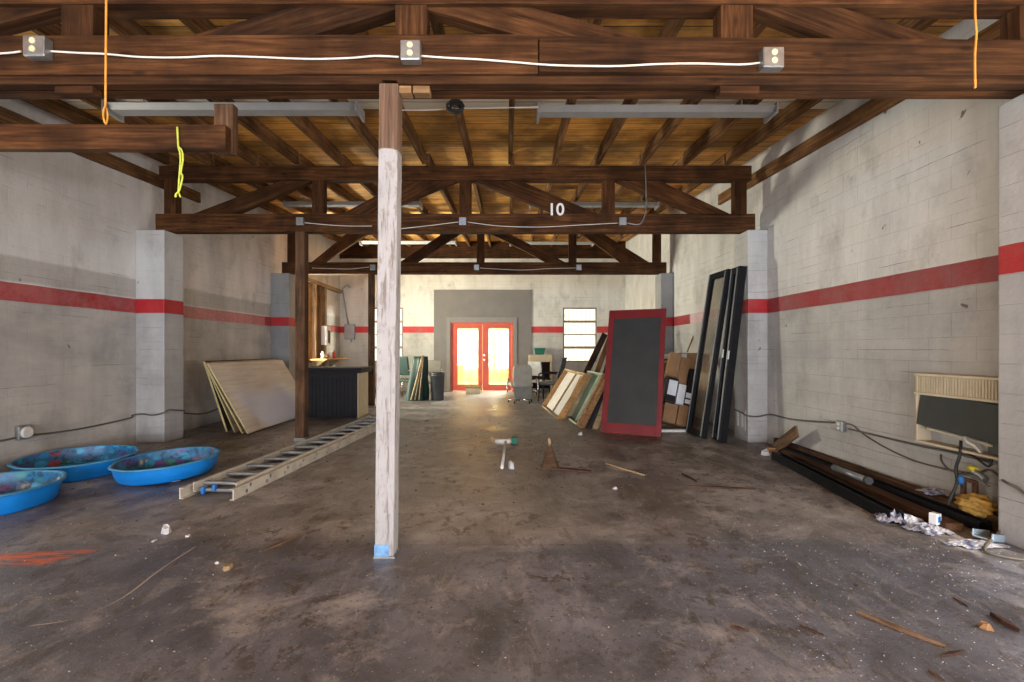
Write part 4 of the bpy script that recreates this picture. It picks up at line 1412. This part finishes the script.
# ------------------------------------------------------------------ wall heater on the right wall
yA, yB_ = 3.90, 3.19
zA, zB = .515, 1.105
dp = .14
T = thing('wall_air_conditioner', 'cream wall air conditioner with its front cover gone and black filter hanging', 'air conditioner', (XR, (yA + yB_) / 2, (zA + zB) / 2))
hy, hz = (yA - yB_) / 2, (zB - zA) / 2
b = MB()
b.box((-dp, -hy, -hz), (0, -hy + .018, hz)).box((-dp, hy - .018, -hz), (0, hy, hz)).box((-dp, -hy + .018, hz - .018), (0, hy - .018, hz)).box((-dp, -hy + .018, -hz), (0, hy - .018, -hz + .02))
b.build('case', M['cream'], T, None, .004)
MB().box((-.02, -hy + .018, -hz + .02), (-.001, hy - .018, hz - .018)).build('back_plate', M['fixture'], T)
gz = hz - .16
b = MB().box((-dp - .012, -hy, gz - .02), (-dp, hy, gz)).box((-dp - .012, -hy, hz - .02), (-dp, hy, hz)).box((-dp - .002, -hy + .02, gz), (-dp + .03, hy - .02, hz - .02))
b.build('grille_panel', M['cream'], T, None, .003)
n = 30
for k in range(n):
    y = -hy + .02 + (2 * hy - .04) * (k + .5) / n
    MB().box((-dp - .012, y - .006, gz + .001), (-dp - .003, y + .006, hz - .021)).build('louvre', M['cream'], T)
# dropped black filter, tilted outwards at the top
MB().obox((-dp + .012, .0, gz - .155), Vector((.012, 0, .0)), Vector((0, hy - .03, .02)), Vector((.02, 0, .135))).build('filter', M['fin'], T, None, .003)
MB().box((-.1, -hy + .02, gz - .15), (-.021, hy - .02, gz - .021)).build('coil', M['fin'], T)
MB().obox((-dp + .03, .02, gz - .32), Vector((.006, 0, 0)), Vector((0, hy * .72, .02)), Vector((0, 0, .009))).build('drip_bar', M['cream'], T)
MB().tube(smooth([(-dp + .02, -.05, gz - .31), (-dp - .01, -.10, gz - .34), (-dp, -.14, gz - .36), (-dp - .005, -.19, gz - .40)], 5), .01, 7).build('loose_strap', M['white'], T)
MB().box((-.10, -hy + .03, -hz + .03), (-.03, -hy + .16, -hz + .13)).build('control_block', M['bin'], T, None, .005)

# ------------------------------------------------------------------ cables on the right wall
xw = XR - .015
pts = [Vector((PR - .012, 6.7, .42)), Vector((PR - .012, 6.5, .40)), Vector((PR - .015, 6.34, .38)), Vector((3.48, 6.33, .37)), onwall(771, 414.5, xw), onwall(790, 419, xw), onwall(815, 421.5, xw), onwall(836, 422.5, xw)]
wire('electrical_cable', pts, .011, M['brown_cable'], 'dark cable running along the right wall from the pilaster to the small socket', 'cable')
T = thing('wall_socket', 'small dusty socket box on the right wall between pilaster and air conditioner', 'socket', onwall(843, 426, XR))
MB().box((-.05, -.05, -.055), (0, .05, .055)).build('back_box', M['galv'], T, None, .006)
for z in (-.022, .022):
    MB().tube([(-.05, .0, z), (-.056, 0, z)], .016, 12).build('receptacle', M['white'], T)
pts = [onwall(849, 429, xw - .02), onwall(870, 434, xw), onwall(895, 440, xw), onwall(920, 446, xw - .03), onwall(950, 452, xw - .05), onwall(985, 461, xw - .05), onwall(992, 465, xw - .05)]
wire('electrical_cable', pts, .010, M['brown_cable'], 'dark cable sagging from the small socket under the air conditioner', 'cable')
pts = [onwall(846, 424, xw - .03), onwall(853, 425.5, xw), onwall(866, 436, xw), onwall(888, 449, xw), onwall(915, 461, xw), onwall(945, 469, xw - .02), onwall(970, 473, xw - .02)]
wire('electrical_cable', pts, .007, M['brown_cable'], 'thinner cable looping low on the right wall towards the loose connectors', 'cable')
xq = XR - .1
pts = [onwall(961, 441, xq), onwall(960, 455, xq - .05), onwall(956, 468, xq - .06), onwall(957, 482, xq - .06), onwall(952, 495, xq - .1), onwall(948, 505, xq - .12)]
wire('power_cord', pts, .011, M['black_cable'], 'black power cord hanging from the air conditioner to the floor lumber', 'cord')
pts = [onwall(941, 455, xw), onwall(942, 462, xw - .04), onwall(950, 470, xw - .04), onwall(963, 472, xw - .03)]
wire('electrical_cable', pts, .008, M['brown_cable'], 'short loop of cable beside the black power cord', 'cable')
pts = [onwall(958, 474, xw - .05), onwall(975, 474, xw - .05), onwall(990, 470, xw - .05), Vector((PR - .012, 3.06, .42)), Vector((PR - .015, 2.98, .40)), Vector((PR - .015, 2.9, .36))]
wire('electrical_cable', pts, .009, M['brown_cable'], 'cable crossing from the connectors onto the nearest pilaster', 'cable')
pts = [onwall(957, 448, xw - .1), onwall(973, 456, xw - .08), onwall(987, 466, xw - .08), onwall(991, 463, xw - .08), onwall(992, 455, xw - .07)]
wire('electrical_cable', pts, .008, M['black_cable'], 'black cable looping below the bottom corner of the air conditioner', 'cable')
c = onwall(973, 469.5, XR - .12)
T = thing('wire_connector', 'yellow connector hanging with grey wires below the air conditioner', 'connector', c)
MB().tube([(0, -.025, .0), (0, .025, .008)], .022, 12).build('cap', M['yellow'], T)
MB().tube(smooth([(0, .0, -.01), (.0, -.06, -.03), (-.01, -.1, -.05)], 5), .022, 8).build('grey_sleeve', M['alu'], T)
MB().tube(smooth([(0, -.05, -.04), (0, -.09, -.085), (0, -.12, -.09)], 4), .005, 6).build('bare_wire', M['chrome'], T)
c = onwall(961, 480, XR - .16)
T = thing('wire_nut', 'blue connector on the black power cord', 'connector', c)
MB().lathe([(.001, -.03), (.015, -.03), (.02, -.01), (.02, .015), (.009, .032), (.001, .032)], 12).build('cap', M['blue'], T)
MB().tube([(0, 0, -.03), (.0, -.01, -.06)], .008, 6).build('wire_end', M['black_cable'], T)
c = onwall(968, 490, XR - .08)
T = thing('rusty_bracket', 'rusty two-pronged steel bracket below the blue connector', 'bracket', c)
MB().box((-.01, -.07, .06), (.01, .05, .09)).build('bar', M['brown_rust'], T, None, .003)
for y in (-.055, .035):
    MB().box((-.012, y - .016, -.075), (.012, y + .016, .06)).build('prong', M['brown_rust'], T, None, .003)

# yellow foam lump by the nearest pilaster
c = Vector((3.30, 3.28, .0))
b = MB()
ps = bmesh.ops.create_icosphere(b.bm, subdivisions=4, radius=1.0)
for vtx in b.bm.verts:
    p_ = vtx.co
    q_ = 1 + .13 * math.sin(7 * p_.x + 2) * math.sin(6 * p_.y) + .1 * math.sin(13 * p_.z + 5 * p_.x) + .05 * math.sin(31 * p_.y + 17 * p_.z)
    vtx.co = Vector((p_.x * .085 * q_, p_.y * .115 * q_, p_.z * .078 * q_))
for f in b.bm.faces:
    f.smooth = True
tag(b.build('foam_lump', M['foam'], None, Matrix.Translation((3.49, 3.39, .145))), 'yellow torn foam lump propped by the wall below the air conditioner', 'foam')

# ------------------------------------------------------------------ lumber and steel along the foot of the right wall
def floor_beam(name, a, c, w, h, mat, label, cat, group=None, z0=0.0, channel=False):
    a, c = Vector(a), Vector(c)
    if channel:
        m = frame_of(a + Vector((0, 0, z0)), c + Vector((0, 0, z0)))
        L = (c - a).length
        T = thing(name, label, cat, a + Vector((0, 0, z0)), m.to_3x3(), group)
        t = .006
        MB().box((0, -w / 2, 0), (L, w / 2, t)).build('web', mat, T)
        for s in (-1, 1):
            y = s * (w / 2 - t / 2)
            MB().box((0, y - t / 2, t), (L, y + t / 2, h)).build('flange', mat, T)
            MB().box((0, min(y, y - s * .016), h), (L, max(y, y - s * .016), h + t)).build('lip', mat, T)
        return T
    o = beam(name, a + Vector((0, 0, z0 + h / 2)), c + Vector((0, 0, z0 + h / 2)), w, h, mat)
    return tag(o, label, cat, group)


G = 'steel and timber lengths along the right wall'
floor_beam('steel_channel', FL(776, 459), FL(897, 524), .10, .085, M['black_metal'], 'front black steel channel lying on the floor below the right wall', 'steel channel', G, channel=True)
floor_beam('timber_length', FL(786, 455), FL(955, 532), .12, .06, M['post'], 'dark timber lying behind the front black channel', 'timber', G)
floor_beam('steel_channel', Vector((3.50, 5.75, 0)), FL(985, 532), .09, .07, M['black_metal'], 'second black steel channel, close to the foot of the wall', 'steel channel', G, channel=True)
floor_beam('timber_length', Vector((3.59, 6.1, 0)), Vector((3.50, 3.2, 0)), .06, .12, M['post'], 'dark timber on edge against the foot of the right wall', 'timber', G)
a, c = FL(835, 468, .11), FL(868, 480.5, .11)
T = thing('metal_tube', 'short grey metal tube lying on the dark timbers', 'pipe', a, frame_of(a, c).to_3x3())
L = (c - a).length
MB().tube([(0, 0, 0), (L, 0, 0)], .03, 14).build('tube', M['alu'], T)
for x in (0, L):
    MB().tube([(x - .02, 0, 0), (x + .02, 0, 0)], .034, 14).build('collar', M['bin'], T)
T = thing('fallen_plank', 'brown plank with one end propped up at the foot of the right pilaster', 'plank', FL(778, 452))
inv = T.matrix_basis.inverted()
p0, p1 = FL(775, 450) + Vector((0, 0, .02)), onwall(797, 431, 3.45)
beam('plank', p0, p1, .14, .03, M['old_wood'], T, up=Vector((-.6, -.6, .5)))
MB().chip((-.12, -.05, 0), .1, .07, .07).build('splinter', M['board_brown'], T)
c = FL(765, 455)
tag(MB().chip((0, 0, 0), .07, .05, .07).build('plaster_chunk', M['plaster'], None, Matrix.Translation(c)), 'pale broken chunk at the tip of the steel channels by the pilaster', 'rubble')

# crumpled plastic film
def crumple(c, sx, sy, h, seed, label, mat):
    rr = random.Random(seed)
    b = MB()
    n = 16
    g_ = [[None] * (n + 1) for _ in range(n + 1)]
    for i in range(n + 1):
        for j in range(n + 1):
            u_, v_ = i / n * 2 - 1, j / n * 2 - 1
            r_ = max(0, 1 - (u_ * u_ + v_ * v_) ** .5 * .8)
            g_[i][j] = b.bm.verts.new((u_ * sx + rr.uniform(-.2, .2) * sx / n, v_ * sy + rr.uniform(-.3, .3) * sy / n, .006 + h * r_ * rr.uniform(.45, 1.0)))
    for i in range(n):
        for j in range(n):
            u_, v_ = (i + .5) / n * 2 - 1, (j + .5) / n * 2 - 1
            if u_ * u_ + v_ * v_ < .95 + .25 * math.sin(5 * math.atan2(v_, u_) + seed):
                b.bm.faces.new((g_[i][j], g_[i + 1][j], g_[i + 1][j + 1], g_[i][j + 1]))
    for v in [v for v in b.bm.verts if not v.link_faces]:
        b.bm.verts.remove(v)
    o = b.build('plastic_film', mat, None, Matrix.Translation(c))
    q = o.modifiers.new('thick', 'SOLIDIFY')
    q.thickness = .003
    return tag(o, label, 'plastic film', 'crumpled plastic by the right wall')


def film_mat():
    t = NT('crumpled_clear_film')
    v = t.coord()
    n = t.noise(v, 18, 4, .6)
    c = t.ramp(n, [(.38, (.05, .06, .13)), (.5, (.26, .27, .33)), (.7, (.42, .43, .5))])
    return t.done(c, .25, 0, None, .6)


M['film'] = film_mat()
crumple(FL(897, 521) + Vector((0, 0, 0)), .17, .12, .10, 3, 'crumpled white and navy plastic at the end of the front steel channel', M['film'])
crumple(FL(926, 530), .15, .12, .05, 5, 'flattened pale plastic scrap between the channels and the nearest pilaster', M['film'])
crumple(FL(936, 508) + Vector((0, 0, .12)), .12, .10, .05, 8, 'pale plastic scrap lying on the dark timbers below the power cord', M['film'])
crumple(FL(975, 545), .2, .08, .03, 11, 'wide flat plastic scrap at the foot of the nearest pilaster', M['film'])
T = thing('paper_cup', 'small white printed carton dropped on the plastic scraps', 'carton', FL(935, 528) + Vector((0, 0, .03)), Matrix.Rotation(.4, 3, 'Z'))
MB().box((-.03, -.025, 0), (.03, .025, .08)).build('carton', M['label'], T, None, .004)
MB().box((-.018, -.0262, .02), (.018, -.0252, .06)).build('print', M['blue'], T)
T = thing('plastic_tray', 'pale blue plastic tray tipped at the foot of the nearest pilaster', 'tray', FL(990, 541) + Vector((0, 0, .01)), Matrix.Rotation(.35, 3, 'Z') @ Matrix.Rotation(.2, 3, 'Y'))
M['tray'] = plain('pale_blue_plastic', (.30, .38, .46), .45)
MB().box((-.10, -.05, 0), (.10, .05, .01)).build('base', M['tray'], T, None, .003)
for s in (-1, 1):
    MB().box((-.10, s * .05 - .004, .01), (.10, s * .05 + .004, .05)).build('side', M['tray'], T, None, .002)
wire('electrical_cable', [FL(1040, 520, .2), FL(1010, 524, .1), FL(985, 548, .02), FL(1000, 556, .01), FL(1040, 562, .01)], .008, M['brown_cable'], 'thin cable trailing on the floor round the nearest pilaster', 'cable')

# ------------------------------------------------------------------ things in the middle of the floor
T = thing('push_broom', 'push broom with white handle lying on the floor, green tipped head', 'broom', FL(505, 446))
inv = T.matrix_basis.inverted()
a, c = FL(502, 469.5) + Vector((0, 0, .02)), FL(505.5, 446.5) + Vector((0, 0, .06))
MB().tube([inv @ a, inv @ c], .017, 10).build('handle', M['white'], T)
a, c = FL(495.5, 444.5) + Vector((0, 0, .045)), FL(513, 444) + Vector((0, 0, .045))
e = (c - a)
MB().tube([inv @ a, inv @ (a + e * .3 - Vector((0, .03, 0))), inv @ (a + e * .7 - Vector((0, .03, 0))), inv @ (a + e * .9)], .035, 10).build('head', M['white'], T)
MB().box(tuple(inv @ (a + e * .9 - Vector((0, .04, .04)))), tuple(inv @ (c + Vector((.06, .06, .05))))).build('green_end', M['teal'], T, None, .012)
T = thing('wood_shard', 'splintered brown plank with a pale stick standing up from the floor, right of the broom', 'wood shard', FL(548, 468))
inv = T.matrix_basis.inverted()
MB().tube(smooth([inv @ (FL(551.5, 462) + Vector((0, 0, .05))), inv @ P(550.5, 450, 5.35), inv @ P(549, 438, 5.4)], 4), [.026] * 5 + [.02] * 4, 8).build('pale_stick', M['pale_wood'], T)
MB().hexa([(-.07, -.06, 0), (.10, -.1, 0), (.13, .04, 0), (-.04, .08, 0), (-.03, .1, .17), (.03, .12, .22), (.05, .16, .24), (-.01, .15, .16)]).build('plank_piece', M['old_wood'], T, None, .003)
MB().obox((.24, -.12, .012), Vector((.2, -.07, 0)), Vector((.01, .03, 0)), Vector((0, 0, .01))).build('splinter', M['dark_wood'], T)
o = MB().chip((0, 0, 0), .04, .07, .09).build('stone_chunk', M['plaster'], None, Matrix.Translation(FL(511.5, 468)))
tag(o, 'grey stone chunk beside the broom handle', 'rubble')

# sticks on the floor: px ends, width, material, label
sticks = [((857, 613), (946, 648), .028, 'old_wood', 'long brown splinter on the near floor, right side'),
          ((800, 626), (824, 636), .012, 'dark_wood', 'thin dark splinter left of the long brown splinter'),
          ((730, 627), (749, 632), .02, 'dark_wood', 'short curved bark strip left of the thin dark splinter'),
          ((991, 615), (1020, 633), .035, 'dark_wood', 'dark wooden strip near the right edge of the floor'),
          ((928, 671), (945, 682), .015, 'dark_wood', 'thin dark sliver on the nearest floor right of centre'),
          ((953, 598), (968, 607), .012, 'dark_wood', 'small dark splinter above the dark wooden strip'),
          ((685, 487), (756, 489.5), .03, 'dark_wood', 'dark straight stick on the floor in front of the cartons'),
          ((606, 464), (645, 476), .03, 'pale_wood', 'pale lath on the floor in front of the red door'),
          ((682, 474), (697, 482), .025, 'dark_wood', 'short dark stick above the straight dark stick'),
          ((262, 552), (297, 537), .02, 'old_wood', 'brown splinter on the floor left of the white-painted post'),
          ((940, 657), (965, 652), .02, 'dark_wood', 'dark twig beyond the end of the long brown splinter')]
for (a, c, w, m, lab) in sticks:
    a, c = FL(*a), FL(*c)
    v = (c - a)
    n = Vector((-v.y, v.x, 0)).normalized() * w
    h = w * .5
    b = MB()
    b.hexa([a - n * .2, a + v * .5 - n * .55, c - n * .1, a + v * .45 + n * .55, a - n * .1 + Vector((0, 0, h)), a + v * .5 - n * .4 + Vector((0, 0, h)), c + Vector((0, 0, h)), a + v * .45 + n * .45 + Vector((0, 0, h))])
    o_ = frame_of(a, c)
    ob = b.build('wood_splinter', M[m])
    ob.data.transform(o_.inverted())
    ob.matrix_basis = o_
    tag(ob, lab, 'splinter', 'splinters on the floor')

chips = [((166, 533), .055, .03, .055, 'plaster', 'large pale plaster lump on the floor between pools and white-painted post'),
         ((228, 568), .05, .03, .02, 'pale_wood', 'tan triangular scrap on the floor below the ladder foot'),
         ((176, 481), .045, .03, .03, 'plaster', 'white lump touching the pool nearest the ladder'),
         ((188, 536.5), .02, .015, .015, 'plaster', 'white chip just right of the large plaster lump'),
         ((154, 541), .025, .015, .01, 'plaster', 'white sliver just below the large plaster lump'),
         ((217, 563), .02, .014, .012, 'plaster', 'white chip beside the tan triangular scrap'),
         ((985, 628), .03, .03, .025, 'board_brown', 'brown wood crumb near the dark wooden strip'),
         ((838, 483), .04, .03, .02, 'plaster', 'white chip lying among the timbers along the right wall'),
         ((800, 473), .03, .02, .02, 'plaster', 'white chip in front of the front steel channel'),
         ((580, 435), .04, .03, .05, 'plaster', 'white chip on the floor before the brown slab door'),
         ((615, 489), .03, .02, .02, 'plaster', 'white chip on the floor below the pale lath')]
for (p, sx, sy, sz, m, lab) in chips:
    o = MB().chip((0, 0, 0), sx, sy, sz).build('plaster_chip', M[m], None, Matrix.Translation(FL(*p)) @ Matrix.Rotation(R.uniform(0, 6), 4, 'Z'))
    tag(o, lab, 'chip', 'chips on the floor')

# chalk scratch
q = [FL(30, 626), FL(70, 620), FL(105, 607), FL(130, 593), FL(160, 570), FL(195, 547)]
b = MB()
pr = None
for i, p in enumerate(smooth(q, 5)):
    a_, c_ = b.bm.verts.new(p + Vector((-.004, -.005, .0012))), b.bm.verts.new(p + Vector((.004, .005, .0012)))
    if pr:
        b.bm.faces.new((pr[0], a_, c_, pr[1]))
    pr = (a_, c_)
tag(b.build('chalk_line', M['chalk']), 'curved pale chalk line drawn on the near floor at the left', 'chalk mark')


# loose crumbs nobody could count
def crumbs(name, n, mat, label, spots, smin, smax, seed):
    rr = random.Random(seed)
    b = MB()
    for _ in range(n):
        sp = rr.choices(spots, [s[4] for s in spots])[0]
        x, y = rr.uniform(sp[0], sp[1]), rr.uniform(sp[2], sp[3])
        s = smin + (smax - smin) * rr.random() ** 3
        a = rr.uniform(0, 6.28)
        vs = []
        for k in range(3):
            t_ = a + k * 2.1 + rr.uniform(-.4, .4)
            vs.append(b.bm.verts.new((x + s * math.cos(t_), y + s * math.sin(t_) * rr.uniform(.4, 1), .0005)))
        top = b.bm.verts.new((x + rr.uniform(-.3, .3) * s, y, s * rr.uniform(.25, .7)))
        b.bm.faces.new(vs)
        for k in range(3):
            b.bm.faces.new((vs[k], vs[(k + 1) % 3], top))
    return tag(b.build(name, mat), label, 'debris', None, 'stuff')


crumbs('plaster_crumbs', 5200, M['plaster'], 'white plaster crumbs strewn over the concrete floor',
       [(-4.4, 3.3, 1.7, 7, 5), (1.2, 3.3, 1.7, 3.6, 7), (2.6, 3.5, 2.4, 6.2, 5), (-3.6, -1.5, 1.9, 4.2, 2.2), (-5, -3, 6.6, 7.4, .4), (-2, 2.5, 6, 12, 2)], .0015, .007, 21)
crumbs('wood_crumbs', 3600, M['crumb_dark'], 'brown wood crumbs and dirt strewn over the concrete floor',
       [(-4.6, 3.3, 2.2, 7, 4), (0.2, 3.3, 4.2, 6.4, 8), (-4.9, -2.6, 4.1, 7, 3), (3.0, 3.6, 3.2, 6.5, 4), (-2, 2.5, 6, 12, 2)], .003, .02, 22)

# ------------------------------------------------------------------ outside
struct(MB().box((-14, YB + .3, -.12), (14, 26, -.03)).build('ground', M['yard']))
T = thing('board_fence', 'sunlit wooden board fence seen through the double doors', 'fence', (-1, 18.4, -.03))
for k in range(28):
    x = -2.9 + k * .2
    MB().box((x, 0, 0), (x + .192, .025, 3.3 + .03 * math.sin(k * 2.1))).build('fence_board', M['fence_tan'], T)
for z in (.4, 1.7, 2.9):
    MB().box((-2.9, .026, z), (2.7, .07, z + .09)).build('fence_rail', M['fence_tan'], T)


def picket_fence(x, y, n, label):
    T = thing('picket_fence', label, 'fence', (x, y, -.03), None, 'white fences behind the building')
    for k in range(n):
        a = k * .17
        MB().prism([(a, 0), (a + .155, 0), (a + .155, 3.3), (a + .078, 3.36), (a, 3.3)], 1, 0, .025).build('picket', M['fence_white'], T)
    for z in (.35, 1.75, 2.9):
        MB().box((0, .026, z), (n * .17, .07, z + .09)).build('fence_rail', M['fence_white'], T)


picket_fence(1.75, 18.2, 26, 'white picket fence seen through the far window right of the doors')
picket_fence(-6.6, 18.2, 15, 'white picket fence seen through the window hidden by the white-painted post')

# ------------------------------------------------------------------ light
w = bpy.data.worlds.new('sky')
S.world = w
w.use_nodes = True
nt = w.node_tree
nt.nodes.clear()
wo = nt.nodes.new('ShaderNodeOutputWorld')
bg = nt.nodes.new('ShaderNodeBackground')
sk = nt.nodes.new('ShaderNodeTexSky')
sk.sky_type = 'HOSEK_WILKIE'
sk.sun_direction = Vector((.35, -.6, .72)).normalized()
sk.turbidity = 5.0
nt.links.new(sk.outputs[0], bg.inputs[0])
bg.inputs[1].default_value = 1.6
nt.links.new(bg.outputs[0], wo.inputs[0])


def light(name, kind, loc, direction, energy, col, sx=1, sy=1):
    l = bpy.data.lights.new(name, kind)
    l.energy = energy
    l.color = col
    if kind == 'AREA':
        l.shape = 'RECTANGLE'
        l.size, l.size_y = sx, sy
    o = bpy.data.objects.new(name, l)
    COL.objects.link(o)
    o.location = loc
    o.rotation_euler = Vector(direction).to_track_quat('-Z', 'Y').to_euler()
    return o


sun = light('sun', 'SUN', (0, -10, 20), (-.25, .62, -.74), 4.0, (1, .88, .7))
sun.data.angle = .01
light('bay_door_daylight', 'AREA', (-.75, YF - .15, 1.9), (0, 1, -.14), 760, (.64, .81, 1.0), 8.0, 1.9)
light('upward_fill', 'AREA', (-.75, -3.2, .25), (0, .6, 1), 820, (1, .94, .88), 8.0, 3.0)  # added fill inside the room, stands in for light off the floor
light('near_left_fill', 'AREA', (XL - .6, 3.75, 1.0), (1, .12, .45), 75, (1, .91, .78), 1.5, 1.6)  # added fill outside the invented near left window
light('near_right_fill', 'AREA', (XR + .55, 1.5, 1.1), (-1, .35, .75), 150, (1, .95, .88), 2.0, 1.8)  # added fill outside the invented right wall opening
light('far_left_fill', 'AREA', (XL - .6, 11.2, 1.3), (1, .0, .6), 1900, (1, .88, .70), 1.6, 1.7)  # added fill outside the unseen far left window
light('far_corner_fill', 'AREA', (.6, YB + 2.9, 2.95), (-1, -.56, -.2), 700, (1, .93, .8), 1.6, 1.2)  # unseen lamp added to brighten the far left corner
light('back_doors_fill', 'AREA', (-.4, YB + 1.9, 4.6), (0, -.75, -.66), 1600, (1, .84, .55), 6.0, 1.8)  # unseen lamp added above the back openings to warm the floor inside

# ------------------------------------------------------------------ camera
cam = bpy.data.cameras.new('camera')
co = bpy.data.objects.new('camera', cam)
COL.objects.link(co)
co.location = (0, 0, H)
co.rotation_euler = (math.pi / 2, 0, 0)
cam.sensor_width = 36
cam.lens = F / 1024 * 36
cam.shift_x = (512 - XV) / 1024
cam.shift_y = (YV - 341) / 1024
cam.clip_start = .05
S.camera = co
S.view_settings.view_transform = 'Standard'
S.view_settings.look = 'None'
S.view_settings.exposure = 0.38
S.view_settings.gamma = 1
S.view_settings.use_curve_mapping = False
try:
    S.cycles.use_denoising = True
    S.cycles.max_bounces = 8
    S.cycles.diffuse_bounces = 5
    S.cycles.sample_clamp_indirect = 4
except Exception:
    pass
